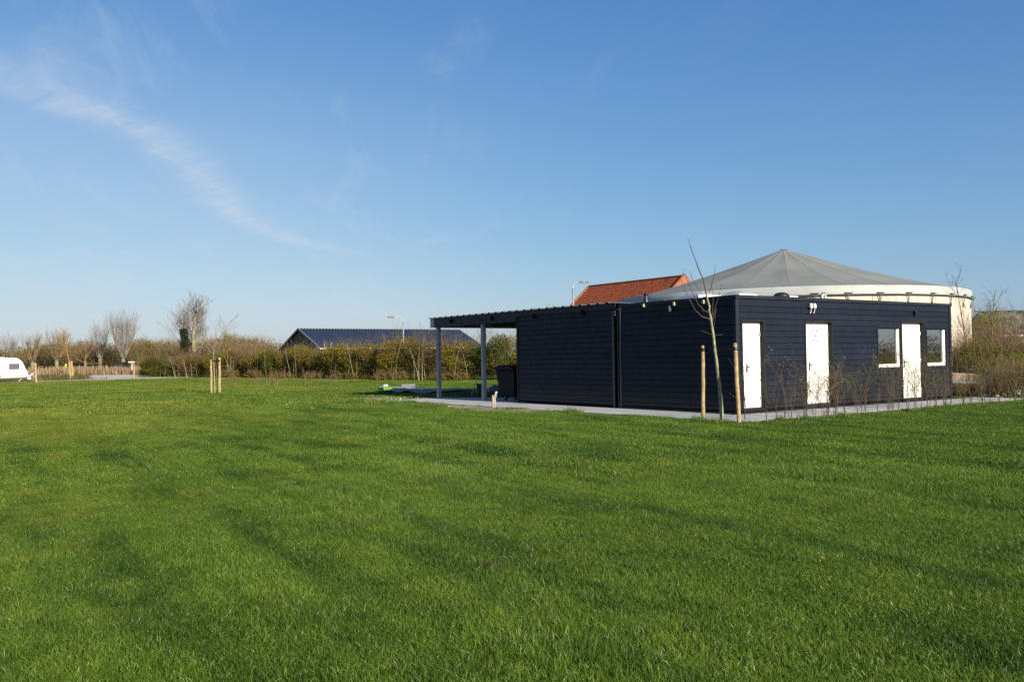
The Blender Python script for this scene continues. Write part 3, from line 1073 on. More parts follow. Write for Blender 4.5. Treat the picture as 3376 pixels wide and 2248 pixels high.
def door(o, lab, kind):
    a, b, zl, zh = o
    f = MB()
    t = 0.045
    f.box((a - 0.05, -0.034, zl - 0.05), (a + 0.012, 0.15, zh + 0.05))
    f.box((b - 0.03, -0.032, zl - 0.05), (b + 0.05, 0.15, zh + 0.05))
    f.box((a + 0.012, -0.034, zh - 0.02), (b - 0.03, 0.15, zh + 0.05))
    f.box((a + 0.012, -0.04, zl - 0.06), (b - 0.03, 0.15, zl + 0.025))
    fo = f.build('door_frame', MT['navy_dark'], cab)
    d = MB()
    d.box((a + 0.013, 0.10, zl + 0.03), (b - 0.032, 0.145, zh - 0.025))
    do = d.build('door', MT['white'], cab, bevel=0.003)
    do['label'] = lab
    h = MB()
    hx = a + 0.30 if kind != 3 else a + 0.30
    h.box((hx - 0.02, 0.085, 1.10), (hx + 0.02, 0.10, 1.34))
    h.tube([(hx, 0.10, 1.27), (hx, 0.045, 1.27), (hx + 0.14, 0.045, 1.27)], [0.010] * 3, 8)
    h.build('handle', MT['charcoal'], do)
    for zz in (zl + 0.28, (zl + zh) / 2, zh - 0.35):
        g_ = MB()
        g_.box((b - 0.075, 0.088, zz - 0.05), (b - 0.04, 0.10, zz + 0.05))
        g_.tube([(b - 0.04, 0.086, zz - 0.055), (b - 0.04, 0.086, zz + 0.055)], 0.011, 8)
        g_.build('hinge', MT['upvc'] if kind == 3 else MT['galv'], do)
    if kind == 1:
        s_ = MB()
        cx_ = a + 0.55
        s_.box((cx_ - 0.12, 0.098, zh - 0.80), (cx_ + 0.12, 0.1, zh - 0.32))
        s_.build('sticker', MT['sign_faint'], do)
        # remains of a rubbed-out figure on it
        m_ = MB()
        m_.lathe([(0.0, 0.0), (0.035, 0.0)], n=14)
        m_.V[-1] = np.stack([m_.V[-1][:, 0] + cx_, np.full(len(m_.V[-1]), 0.0965), m_.V[-1][:, 1] + zh - 0.40], 1)
        m_.box((cx_ - 0.05, 0.0955, zh - 0.62), (cx_ + 0.05, 0.0975, zh - 0.46))
        m_.box((cx_ - 0.02, 0.0955, zh - 0.75), (cx_ + 0.02, 0.0975, zh - 0.625))
        m_.build('figure_mark', mat('faded red print', (0.72, 0.52, 0.45), 0.6, 0.12, 40), do)
    if kind == 2:
        s_ = MB()
        cx_ = a + 0.60
        s_.box((cx_ - 0.11, 0.098, zh - 0.56), (cx_ + 0.11, 0.1, zh - 0.27))
        s_.build('sticker', MT['sign_faint'], do)
        for k, (px, pz) in enumerate(((-0.10, 0.235), (0.07, 0.245), (0.0, 0.40), (-0.10, 0.52), (0.09, 0.535))):
            c = MB()
            c.tube([(cx_ + px, 0.098, zh - pz), (cx_ + px, 0.075, zh - pz)], 0.024, 10)
            c.build('knob', MT['lamp_head'], do)


door(OPEN[0], 'narrow white door with a faint rubbed-out sticker', 1)
door(OPEN[1], 'white door with five grey knobs', 2)
door(OPEN[2], 'plain white door between the two windows', 3)


def window(o):
    a, b, zl, zh = o
    f = MB()
    f.box((a - 0.05, -0.032, zl - 0.05), (a + 0.004, 0.10, zh + 0.05))
    f.box((b - 0.012, -0.030, zl - 0.05), (b + 0.05, 0.10, zh + 0.05))
    f.box((a + 0.004, -0.032, zh - 0.005), (b - 0.012, 0.10, zh + 0.05))
    f.box((a + 0.004, -0.040, zl - 0.05), (b - 0.012, 0.10, zl + 0.012))
    f.build('window_surround', MT['navy_dark'], cab)
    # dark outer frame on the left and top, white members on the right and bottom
    s = MB()
    A_, B_, C_, D_ = a + 0.006, b - 0.014, zl + 0.014, zh - 0.007
    t = 0.055
    s.box((B_ - t, 0.025, C_), (B_, 0.095, D_ - 0.025))
    s.box((A_ + 0.02, 0.025, C_), (B_ - t, 0.095, C_ + t))
    wo_ = s.build('window', MT['upvc'], cab, bevel=0.003)
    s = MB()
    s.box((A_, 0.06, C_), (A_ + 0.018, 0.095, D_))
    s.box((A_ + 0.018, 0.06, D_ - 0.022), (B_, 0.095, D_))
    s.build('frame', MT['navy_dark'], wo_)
    s = MB()
    A2, B2, C2, D2 = A_ + 0.022, B_ - t - 0.004, C_ + t + 0.004, D_ - 0.026
    t2 = 0.042
    s.box((B2 - t2, 0.045, C2), (B2, 0.10, D2))
    s.box((A2, 0.045, C2), (B2 - t2, 0.10, C2 + t2))
    s.build('sash', MT['upvc'], wo_, bevel=0.003)
    p = MB()
    p.box((A2, 0.078, C2 + t2 + .001), (B2 - t2 - .001, 0.09, D2))
    p.build('pane', MT['glass'], wo_)


window(OPEN[3])
window(OPEN[4])
# lights on the sunny wall
for xx in (3.10, 3.26):
    l_ = MB()
    l_.lathe([(0.0, -0.02), (0.04, -0.02), (0.052, 0.03), (0.048, 0.09), (0.03, 0.125), (0, 0.135)], (xx, -0.10, 2.875), 16)
    lo_ = l_.build('wall_light', MT['upvc'], cab, smooth=True)
    b_ = MB()
    b_.tube([(xx, -0.02, 2.93), (xx, -0.09, 2.93)], 0.02, 8)
    b_.tube([(xx, -0.09, 2.93), (xx, -0.10, 2.85), (xx - 0.005, -0.10, 2.77), (xx - 0.03, -0.09, 2.745)], 0.007, 6)
    b_.build('bracket', MT['metal'], lo_, smooth=True)
    b_ = MB()
    b_.lathe([(0, -0.028), (0.022, -0.014), (0.030, 0.0), (0.022, 0.016), (0, 0.028)], (xx - 0.035, -0.09, 2.735), 10)
    b_.build('sensor', MT['metal'], lo_, smooth=True)
l_ = MB()
l_.prism([(-0.026, 2.76), (-0.12, 2.75), (-0.10, 2.89), (-0.026, 2.90)], 8.47, 8.57, lambda u, v_, t: (t, u, v_))
lo_ = l_.build('wall_light', MT['charcoal'], cab, bevel=0.004)
b_ = MB()
b_.box((8.572, -0.10, 2.765), (8.576, -0.035, 2.88))
b_.build('diffuser', MT['galv'], lo_)
# small fittings on the shaded wall that catch the sun
for yy, zz, hh, m_, nm in ((3.38, 3.02, 0.10, 'pale_wood', 'rafter_end'), (2.16, 3.00, 0.10, 'pale_wood', 'rafter_end'), (1.06, 2.99, 0.10, 'pale_wood', 'rafter_end'), (2.32, 2.84, 0.16, 'trim', 'wall_light')):
    l_ = MB()
    if nm == 'wall_light':
        l_.lathe([(0, 0), (0.045, 0), (0.045, hh), (0, hh)], (-0.072, yy, zz), 14)
        l_.box((-0.05, yy - 0.02, zz + 0.04), (-0.02, yy + 0.02, zz + 0.12))
    else:
        l_.box((-0.085, yy - 0.03, zz), (-0.025, yy + 0.03, zz + hh))
    l_.build(nm, MT[m_], cab, bevel=0.003)
# roof fittings


def skylight(x, y, sx, sy, h):
    c = MB()
    t = 0.07
    for lo, hi in (((x, y, 3.11), (x + sx, y + t, 3.11 + h)), ((x, y + sy - t, 3.11), (x + sx, y + sy, 3.11 + h)), ((x, y + t, 3.11), (x + t, y + sy - t, 3.11 + h)), ((x + sx - t, y + t, 3.11), (x + sx, y + sy - t, 3.11 + h))):
        c.box(lo, hi)
    o = c.build('skylight', MT['upvc'], cab, bevel=0.006)
    d = MB()
    n = 14
    P_ = [[(x + 0.02 + (sx - 0.04) * i / n, y + 0.02 + (sy - 0.04) * j / n, 3.112 + h + 0.13 * (max(0, math.sin(math.pi * i / n) * math.sin(math.pi * j / n))) ** 0.6) for i in range(n + 1)] for j in range(n + 1)]
    d.add(np.array(P_).reshape(-1, 3), [(j * (n + 1) + i, j * (n + 1) + i + 1, (j + 1) * (n + 1) + i + 1, (j + 1) * (n + 1) + i) for j in range(n) for i in range(n)])
    d.build('dome', MT['dome'], o, smooth=True)


skylight(1.50, 1.12, 0.80, 0.70, 0.20)
skylight(0.52, 1.75, 0.95, 0.85, 0.19)
v_ = MB()
v_.lathe([(0.105, 3.11), (0.10, 3.16), (0.055, 3.38), (0.055, 3.40), (0.075, 3.405), (0.075, 3.44), (0.045, 3.46), (0, 3.46)], (0.28, 3.62, 0), 20)
v_.build('vent_cone', MT['black'], cab, smooth=True)
v_ = MB()
v_.lathe([(0.20, 3.11), (0.20, 3.20), (0.235, 3.21), (0.22, 3.27), (0.16, 3.325), (0.06, 3.35), (0, 3.352)], (2.72, 0.62, 0), 24)
v_.build('vent_cowl', MT['black'], cab, smooth=True)
v_ = MB()
v_.box((3.02, 0.55, 3.11), (3.40, 0.85, 3.255))
v_.build('vent_box', MT['upvc'], cab, bevel=0.006)
v_ = MB()
v_.tube([(4.75, 0.70, 3.11), (4.75, 0.70, 3.28), (4.76, 0.70, 3.34), (4.80, 0.70, 3.375), (4.86, 0.70, 3.375), (4.895, 0.70, 3.34), (4.90, 0.70, 3.20)], 0.055, 12)
v_.build('vent_pipe', MT['galv'], cab, smooth=True)

# ------------------------------------------------------------------ annexe with open carport
ann = thing('carport_shed', 'dark clad shed with a corrugated roof reaching out over an open carport on two posts', 'building', CO, YAW)
Y0, Y1, Y2, DX = 4.74, 9.75, 15.36, 7.2
wl_ = MB()
facade(wl_, 'L', Y0 + 0.06, Y1 - 0.06, [], 2.850, 0.166, 3.03, 0.10)
wl_.build('cladding', MT['navy'], ann)
core = MB()
core.box((0, Y0, 0.05), (0.1, Y1, 3.03))
core.box((0.1, Y0, 0.05), (DX, Y0 + 0.1, 3.03))
core.box((0.1, Y1 - 0.1, 0.05), (DX, Y1, 3.03))
core.box((DX - 0.1, Y0 + 0.1, 0.05), (DX, Y1 - 0.1, 3.03))
core.build('wall', MT['gap'], ann)
ew = MB()
for k in range(17):
    ew.box((0.12, Y1 + 0.001, 0.10 + k * 0.166 + 0.016), (DX - 0.05, Y1 + 0.02, 0.10 + (k + 1) * 0.166), rng.random())
ew.build('end_cladding', MT['navy'], ann)
t_ = MB()
t_.box((-0.036, Y1 - 0.05, 0.04), (-0.001, Y1 + 0.03, 3.03))
t_.box((-0.001, Y1 + 0.001, 0.04), (0.11, Y1 + 0.03, 2.84))
t_.build('end_trim', MT['navy_dark'], ann)
t_ = MB()
t_.box((-0.036, Y0 - 0.01, 0.04), (-0.001, Y0 + 0.055, 2.98))
t_.build('corner_trim', MT['trim'], ann)
t_ = MB()
t_.tube([(0.04, 4.60, 0.02), (0.04, 4.60, 3.05)], 0.04, 10)
t_.build('downpipe', MT['black'], ann)
t_ = MB()
t_.tube([(-0.02, 4.655, 2.86), (-0.03, 4.65, 3.0)], 0.008, 6)
t_.lathe([(0, -0.025), (0.022, -0.015), (0.025, 0), (0.02, 0.018), (0, 0.025)], (-0.02, 4.655, 2.85), 10)
t_.build('sensor', MT['upvc'], ann, smooth=True)
f_ = MB()
f_.box((-0.055, Y1 + 0.032, 2.855), (-0.03, Y2 - 0.002, 3.205))
f_.box((-0.055, Y0 - 0.12, 3.035), (-0.03, Y1 + 0.030, 3.205))
f_.build('fascia', MT['fascia'], ann)
f_ = MB()
f_.box((-0.058, Y2, 2.852), (DX + 0.05, Y2 + 0.30, 3.21))
f_.build('end_beam', MT['galv'], ann, bevel=0.004)
f_ = MB()
f_.box((-0.028, Y1 + 0.032, 2.95), (0.10, Y2 - 0.002, 3.03))
f_.box((DX - 0.1, Y1 + 0.032, 2.86), (DX + 0.03, Y2 - 0.002, 3.03))
for k in range(1, 5):
    xk = k * DX / 5
    f_.box((xk - 0.05, Y1 + 0.002, 2.90), (xk + 0.05, Y2 - 0.002, 3.03))
f_.build('beam', MT['navy_dark'], ann)
cl = MB()
cl.box((-0.028, Y0 - 0.10, 3.04), (DX + 0.03, Y2 + 0.001, 3.07))
cl.build('ceiling', MT['navy_dark'], ann)
# corrugated sheet: ribs run front to back
co_ = MB()
prof, yk, pitch_ = [], Y0 - 0.14, 0.43
while yk < Y2 + 0.30:
    prof += [(yk, 0.0), (yk + 0.27, 0.0), (yk + 0.30, 0.045), (yk + 0.38, 0.045), (yk + 0.41, 0.0)]
    yk += pitch_
prof = [(min(a, Y2 + 0.31), b) for a, b in prof] + [(Y2 + 0.312, 0.0)]
nP = len(prof)
xr = [-0.10, DX * 0.5, DX + 0.10]
V = [(xx, a, 3.212 + b + (0.06 * (DX - xx) / DX) * 0) for xx in xr for a, b in prof]
F = [(i * nP + k, (i + 1) * nP + k, (i + 1) * nP + k + 1, i * nP + k + 1) for i in range(2) for k in range(nP - 1)]
co_.add(V, F)
ro = co_.build('roof_sheet', MT['corr'], ann)
sm = ro.modifiers.new('thick', 'SOLIDIFY')
sm.thickness, sm.offset = 0.008, 1
for yy in (11.99, 15.22):
    p_ = MB()
    p_.box((-0.02, yy - 0.075, 0.013), (0.13, yy + 0.075, 2.948))
    po_ = p_.build('post', MT['galv_post'], ann, bevel=0.01)
    b_ = MB()
    b_.box((-0.05, yy - 0.105, 0.013), (0.16, yy + 0.105, 0.03))
    b_.build('base_plate', MT['galv'], po_)
for yy in (15.15,):
    p_ = MB()
    p_.box((DX - 0.15, yy - 0.075, 0.013), (DX, yy + 0.075, 2.858))
    p_.build('post', MT['galv_post'], ann, bevel=0.01)
for yy, zz in ((6.15, 3.02 - 0.09), (8.72, 2.93), (11.25, 2.97), (14.05, 2.98)):
    l_ = MB()
    xo = -0.056 if yy > 9.8 else -0.026
    l_.box((xo - 0.05, yy - 0.07, zz), (xo, yy + 0.07, zz + 0.15))
    l_.build('wall_light', MT['gap'], ann, bevel=0.01)

# ------------------------------------------------------------------ things about the carport
bp = W(1.20, 11.42)
bn = thing('wheeled_bin', 'large dark four wheeled waste container under the carport beside the shed wall', 'waste container', bp, YAW + math.radians(4))
b_ = MB()
LV = [(0.17, 0.55, 0.43), (0.60, 0.58, 0.46), (1.02, 0.64, 0.52), (1.17, 0.66, 0.54)]
V = [(sx * a, sy * b, z) for z, a, b in LV for sx, sy in ((-1, -1), (1, -1), (1, 1), (-1, 1))]
F = [(i * 4 + k, i * 4 + (k + 1) % 4, i * 4 + 4 + (k + 1) % 4, i * 4 + 4 + k) for i in range(3) for k in range(4)] + [(3, 2, 1, 0), (12, 13, 14, 15)]
b_.add(V, F)
b_.box((-0.705, -0.40, 1.05), (-0.66, 0.40, 1.12))
b_.build('body', MT['charcoal'], bn, bevel=0.02)
b_ = MB()
n = 10
pr = [(-0.58 + 1.16 * i / n, 1.19 + 0.15 * math.sin(math.pi * i / n) ** 0.7) for i in range(n + 1)]
b_.prism([(-0.58, 1.172)] + pr + [(0.58, 1.172)], -0.72, 0.72, lambda u, v_, t: (t, u, v_))
b_.build('lid', MT['charcoal'], bn, bevel=0.01)
for sx, sy in ((-0.36, -0.28), (0.36, -0.28), (-0.36, 0.28), (0.36, 0.28)):
    w_ = MB()
    w_.tube([(sx - 0.025, sy, 0.10 + 0.012), (sx + 0.025, sy, 0.112)], 0.10, 16)
    wo_ = w_.build('wheel', MT['tyre'], bn)
    f_ = MB()
    f_.box((sx - 0.045, sy - 0.03, 0.10), (sx - 0.034, sy + 0.03, 0.20))
    f_.box((sx + 0.034, sy - 0.03, 0.10), (sx + 0.045, sy + 0.03, 0.20))
    f_.box((sx - 0.045, sy - 0.04, 0.20), (sx + 0.045, sy + 0.04, 0.215))
    f_.build('fork', MT['galv'], wo_)

# standpipe in the soil strip
sp = ground(1629, 1343)
st = thing('standpipe', 'short weathered wooden post with a tap in the bare soil beside the paving', 'standpipe', sp, 0.4)
b_ = MB()
b_.tube([(-0.03, 0, -0.05), (-0.028, 0, 0.30), (-0.045, 0, 0.40)], [0.045, 0.042, 0.02], 7)
b_.tube([(0.03, 0.01, -0.05), (0.03, 0.0, 0.34), (0.055, 0, 0.47)], [0.035, 0.032, 0.025], 7)
b_.build('post', MT['wood_old'], st)
b_ = MB()
b_.lathe([(0, -0.04), (0.03, -0.024), (0.04, 0.0), (0.03, 0.024), (0, 0.04)], (0.08, 0, 0.48), 12)
b_.tube([(0.06, 0, 0.44), (0.10, 0.0, 0.40), (0.075, 0, 0.33)], 0.014, 8)
b_.build('tap', MT['bag'], st, smooth=True)

# drum, spade, block
dp = at_depth(1586, 1302, 37.6)
dp[2] = 0.012
d_ = MB()
d_.lathe([(0, 0), (0.17, 0), (0.19, 0.45), (0.20, 0.47), (0.20, 0.52), (0.185, 0.52), (0.175, 0.47), (0, 0.46)], n=20)
o_ = thing('drum', 'black round drum behind the second carport post', 'drum', dp)
d_.build('body', MT['black'], o_, smooth=False)
d_ = MB()
d_.tube([(0.18, 0, 0.50)] + [(0.18 * math.cos(a), 0, 0.50 + 0.17 * math.sin(a)) for a in (0.6, 1.57, 2.5)] + [(-0.18, 0, 0.5)], 0.008, 6)
d_.build('handle', MT['galv'], o_)
bpos = dp + np.array([-0.40, -0.25, 0])
s0 = np.array([-0.12, 0.0, 0.0])
sd_ = thing('broom', 'old broom with a wooden handle leaning at the second carport post', 'broom', bpos, 0.2)
b_ = MB()
b_.tube([(0, 0, 0.03), (0.22, 0.10, 0.62), (0.36, 0.16, 1.02)], 0.015, 7)
b_.build('handle', MT['wood_old'], sd_)
b_ = MB()
b_.obox((0.40, 0.18, 1.10), (0.94, 0.0, -0.34), (0, 1, 0), (0.34, 0, 0.94), 0.26, 0.05, 0.06)
for k in range(40):
    q_ = np.array([0.40, 0.18, 1.13]) + np.array([0.94, 0, -0.34]) * (rng.random() - .5) * .24
    b_.tube([q_, q_ + np.array([0.34, 0, 0.94]) * 0.13 + rng.normal(0, .012, 3)], [0.006, 0.003], 3)
b_.build('brush', MT['twig_brown'], sd_)
bk = at_depth(1629, 1285, 42.0)
bk[2] = 0.012
b_ = MB()
b_.box((-0.28, -0.2, 0), (0.28, 0.2, 0.24))
b_.box((-0.10, -0.16, 0.242), (0.26, 0.16, 0.33))
o_ = b_.build('concrete_block', MT['lamp_head'], bevel=0.012)
o_.location, o_.rotation_euler = Vector(bk), (0, 0, 0.3)
tag(o_, 'grey concrete blocks on the ground behind the waste container', 'block')

# sheets lying in the carport shade


def slab(name, px, py, yaw, sx, sy, z, t, m, label, cat, tilt=0.0, wav=0.0):
    p = ground(px, py)
    n = 14
    b_ = MB()
    xs_ = np.linspace(-sx / 2, sx / 2, n)
    ys_ = np.linspace(-sy / 2, sy / 2, n)
    XX, YY = np.meshgrid(xs_, ys_)
    ZZ = z + wav * (np.sin(XX * 2.3 + 1) * np.cos(YY * 3.1) + 0.6 * np.sin(XX * 5 + YY * 4)) + tilt * XX
    ZZ = np.maximum(ZZ, 0.015)
    V = np.concatenate([np.stack([XX, YY, ZZ], -1).reshape(-1, 3), np.stack([XX, YY, ZZ + t], -1).reshape(-1, 3)])
    F = []
    for j in range(n - 1):
        for i in range(n - 1):
            a = j * n + i
            F.append((a, a + n, a + n + 1, a + 1))
            a += n * n
            F.append((a, a + 1, a + n + 1, a + n))
    for i in range(n - 1):
        for a, b in ((i, i + 1), ((n - 1) * n + i + 1, (n - 1) * n + i), ((i + 1) * n, i * n), (i * n + n - 1, (i + 1) * n + n - 1)):
            F.append((a, b, b + n * n, a + n * n))
    b_.add(V, F)
    o = b_.build(name, MT[m])
    o.location = (p[0], p[1], 0)
    o.rotation_euler = (0, 0, yaw)
    return tag(o, label, cat)


slab('tarpaulin', 1385, 1293, YAW, 2.6, 4.4, 0.08, 0.02, 'sheet', 'crumpled dark blue tarpaulin spread on the ground in the carport shade', 'tarpaulin', wav=0.04)
slab('tarpaulin', 1480, 1290, YAW + 0.1, 2.4, 2.6, 0.07, 0.02, 'sheet', 'smaller dark blue tarpaulin lying behind the first carport post', 'tarpaulin', wav=0.04)
slab('board', 1322, 1288, 0.12, 0.55, 0.25, 0.16, 0.02, 'sheet_pale', 'short pale blue board beside the green crate', 'board')
slab('board', 1340, 1289, 0.06, 1.3, 0.25, 0.20, 0.02, 'sheet_pale', 'long pale blue board lying on the dark tarpaulin', 'board')
slab('board', 1378, 1290, -0.05, 0.7, 0.3, 0.21, 0.02, 'sheet_pale', 'pale board at the foot of the upright grey panel', 'board')
slab('board', 1302, 1293, 0.1, 0.9, 0.22, 0.05, 0.02, 'sheet_pale', 'thin pale board in front of the green crate', 'board')
pp = ground(1347, 1287)
b_ = MB()
b_.box((-0.34, -0.04, 0.02), (0.34, 0.04, 0.33))
b_.box((-0.32, -0.044, 0.05), (0.32, -0.0401, 0.30))
o_ = b_.build('panel', MT['lamp_head'], bevel=0.005)
o_.location, o_.rotation_euler = Vector(pp), (0, 0, 0.05)
tag(o_, 'grey upright panel standing behind the pale boards', 'panel')


def crate(px, py, yaw, sx, sy, h, m, label):
    p = ground(px, py)
    t = thing('crate', label, 'crate', p, yaw, 'green crates on the lawn')
    b_ = MB()
    b_.box((-sx / 2, -sy / 2, 0.01), (sx / 2, sy / 2, 0.025))
    for s in (-1, 1):
        for z0_, z1_ in ((0.026, 0.075), (0.10, h)):
            b_.box((-sx / 2, s * (sy / 2) - 0.008, z0_), (sx / 2, s * (sy / 2) + 0.008, z1_))
            b_.box((s * (sx / 2) - 0.008, -sy / 2 + 0.009, z0_), (s * (sx / 2) + 0.008, sy / 2 - 0.009, z1_))
        for q_ in np.linspace(-sx / 2, sx / 2, 6):
            b_.box((q_ - 0.012, s * sy / 2 - 0.006, 0.0751), (q_ + 0.012, s * sy / 2 + 0.006, 0.0999))
    b_.build('body', MT[m], t)
    r_ = MB()
    for s in (-1, 1):
        r_.box((-sx / 2 - .012, s * sy / 2 - .016, h + .001), (sx / 2 + .012, s * sy / 2 + .016, h + .02))
        r_.box((s * sx / 2 - .012, -sy / 2 + .017, h + .001), (s * sx / 2 + .012, sy / 2 - .017, h + .02))
    r_.build('rim', MT[m], t)
    return t, p


_, cp = crate(1279, 1288, 0.15, 0.42, 0.32, 0.17, 'green', 'bright green plastic crate on the lawn beyond the carport')
_, cp2 = crate(1259, 1286, 0.3, 0.30, 0.30, 0.19, 'green_dark', 'dark green plastic crate just behind the bright green one')
b_ = MB()
n = 12
for k, (cx_, cy_, cz_, rr, m_) in enumerate(((-0.02, 0.05, 0.22, 0.13, 0), (0.07, 0.0, 0.25, 0.10, 0))):
    pr = [(rr * math.sin(math.pi * i / 8), cz_ - rr * math.cos(math.pi * i / 8) * 0.7) for i in range(9)]
    b_.lathe(pr, (cx_, cy_, 0), 12)
b_.V = [v0 + rng.normal(0, 0.01, v0.shape) for v0 in b_.V]
o_ = b_.build('sack', MT['bag'], smooth=True)
o_.location = Vector((cp * 0.55 + cp2 * 0.45))
tag(o_, 'crumpled white and grey sack resting on the green crates', 'sack')

# loose stones on the soil
for k in range(16):
    if k < 9:
        p = ground(1262 + 8 * k + rng.normal(0, 4), 1311 + k * .8 + rng.normal(0, 1.5))
    else:
        p = W(-2.2 - 1.2 * rng.random(), 6 + 8 * rng.random())
    b_ = MB()
    rr = 0.02 + 0.03 * rng.random()
    pr = [(rr * math.sin(math.pi * i / 6), -rr * math.cos(math.pi * i / 6) * 0.65) for i in range(7)]
    b_.lathe(pr, n=9)
    b_.V = [v0 * (1 + rng.normal(0, .12, v0.shape)) for v0 in b_.V]
    o_ = b_.build('stone', MT['stone'])
    o_.location = Vector(p + Z * rr * 0.5)
    tag(o_, 'pale stone at the edge of the soil beside the end of the paving' if k < 9 else 'small stone lying in the bare soil strip along the paving', 'stone', 'loose stones on the bare soil')

# ------------------------------------------------------------------ round tank
TD = 55.0
ta = math.atan2(2590 - IW / 2, FPX)
TC = np.array([math.sin(ta) * TD, math.cos(ta) * TD, 0])
TR = 9.72
tank = thing('round_tank', 'big round storage tank with a grey tented roof and cream panel wall behind the cabin', 'tank', TC)
b_ = MB()
NP = 48
for k in range(NP):
    a0, a1 = 2 * math.pi * k / NP, 2 * math.pi * (k + 0.985) / NP
    for (z0_, z1_) in ((0.0, 1.35), (1.36, 2.80), (2.81, 4.42)):
        va = rng.random()
        b_.lathe([(TR, z0_), (TR, z1_)], n=2, a0=a0, a1=a1, var=va)
b_.lathe([(TR - 0.04, 0.0), (TR - 0.04, 4.4)], n=96, var=0.0)
b_.build('wall', MT['tank_wall'], tank)
b_ = MB()
b_.lathe([(TR + 0.10, 4.38), (TR + 0.09, 4.50), (TR + 0.05, 4.78), (TR - 0.02, 4.83)], n=96)
b_.build('skirt', MT['tank_band'], tank, smooth=True)
b_ = MB()
b_.lathe([(TR + 0.12 + 0.035 * math.cos(a), 4.37 + 0.035 * math.sin(a)) for a in np.linspace(0, 2 * math.pi, 7)], n=96)
b_.build('rim_pipe', MT['lamp_head'], tank, smooth=True)
b_ = MB()
NS = 24
apex, rim = 7.72, 4.832
prof = []
for t in np.linspace(0, 1, 13):
    rad = TR * t
    z = rim + (apex - rim) * ((1 - t) ** 1.22 * 0.985) + (0.04 * (1 - t))
    prof.append((rad, z))
for k in range(NS):
    a0, a1 = 2 * math.pi * k / NS, 2 * math.pi * (k + 1) / NS
    va = rng.random()
    # each gore sags a little between its seams
    m = 6
    V, F = [], []
    for i, (rad, z) in enumerate(prof):
        for j in range(m + 1):
            a = a0 + (a1 - a0) * j / m
            V.append((rad * math.cos(a), rad * math.sin(a), z - 0.03 * math.sin(math.pi * j / m) * math.sin(math.pi * min(1, rad / TR)) ** 0.5))
    for i in range(len(prof) - 1):
        for j in range(m):
            F.append((i * (m + 1) + j, (i + 1) * (m + 1) + j, (i + 1) * (m + 1) + j + 1, i * (m + 1) + j + 1))
    b_.add(V, F, va)
b_.build('roof', MT['membrane'], tank, smooth=True)
b_ = MB()
for k in range(NS):
    a = 2 * math.pi * k / NS
    q_ = np.array([math.cos(a), math.sin(a), 0])
    tg = np.array([-q_[1], q_[0], 0])
    V = [q_ * rad + tg * s_ * .016 + Z * (z + .008) for rad, z in prof[1:] for s_ in (-1, 1)]
    b_.add(V, [(2 * i, 2 * i + 2, 2 * i + 3, 2 * i + 1) for i in range(len(prof) - 2)])
b_.build('seams', mat('pale seam', (0.27, 0.285, 0.265), 0.8, 0.1, 2), tank)
b_ = MB()
b_.lathe([(0.22, 7.66), (0.14, 7.70), (0, 7.715)], n=24)
b_.build('cap', MT['membrane'], tank, smooth=True)
for k in range(39):
    a = 2 * math.pi * (k + 0.3) / 39
    q_ = np.array([math.cos(a), math.sin(a), 0])
    if q_ @ (-TC / TD) < -0.25:
        continue
    b_ = MB()
    tg = np.array([-q_[1], q_[0], 0])
    b_.obox(q_ * (TR + 0.17) + Z * 4.45, q_, tg, Z, 0.12, 0.36, 0.035)
    b_.tube([q_ * (TR + 0.15) + tg * 0.07 + Z * 4.43, q_ * (TR + 0.04) + Z * 4.02], 0.016, 5)
    b_.tube([q_ * (TR + 0.15) - tg * 0.07 + Z * 4.43, q_ * (TR + 0.04) + Z * 4.02], 0.016, 5)
    b_.obox(q_ * (TR + 0.05) + Z * 3.93, q_, tg, Z, 0.07, 0.07, 0.22)
    b_.build('bracket', MT['lamp_head'], tank)

# ------------------------------------------------------------------ red tiled house
HD = 80.0
pr_ = at_depth(2252, 911, HD)
hr = pr_.copy()
hl0 = at_depth(1963, 946, HD * 1.135)
HL = np.linalg.norm((hl0 - hr)[:2]) * 1.0
hz = hr[2]
hs = thing('tiled_house', 'brick house with a red clay tiled roof behind the round tank', 'house', (hr[0], hr[1], 0), YAW)
# local: x along dR, y along dL; the ridge runs from (0,0) to (0,HL)
HWD, EV = 6.2, hz - 5.3
b_ = MB()
for side in (-1, 1):
    nrow, ncol = 30, 60
    sl = np.array([side * HWD, 0, EV - hz])
    sn = np.array([side * (hz - EV), 0, HWD])
    sn /= np.linalg.norm(sn)
    V, F, A = [], [], []
    for r_i in range(nrow):
        for c_i in range(ncol):
            t0, t1 = r_i / nrow, (r_i + 1.02) / nrow
            y0_, y1_ = HL * c_i / ncol, HL * (c_i + 0.96) / ncol
            ym = (y0_ + y1_) / 2
            b0 = len(V)
            for (yy, lift) in ((y0_, 0.0), (ym, 0.035), (y1_, 0.0)):
                for t, l2 in ((t0, 0.0), (t1, 0.035)):
                    V.append(np.array([0, yy, hz]) + sl * t + sn * (lift + l2))
            for q_ in ((0, 1, 3, 2), (2, 3, 5, 4)):
                F.append(tuple(b0 + k for k in q_))
                A.append(0)
    b_.add(V, F, np.repeat(rng.random(len(F) // 2), 2))
b_.add([np.array([s_ * HWD, yy, EV - 0.02]) if s_ else np.array([0, yy, hz - 0.02]) for yy in (0, HL) for s_ in (-1, 0, 1)], [(0, 1, 4, 3), (1, 2, 5, 4)], 0.1)
b_.build('roof', MT['tile'], hs)
b_ = MB()
for k in range(28):
    b_.tube([(0, HL * k / 28, hz + 0.03), (0, HL * (k + .97) / 28, hz + 0.03)], 0.11, 8, var=rng.random() * .4)
b_.build('ridge', MT['tile'], hs)
b_ = MB()
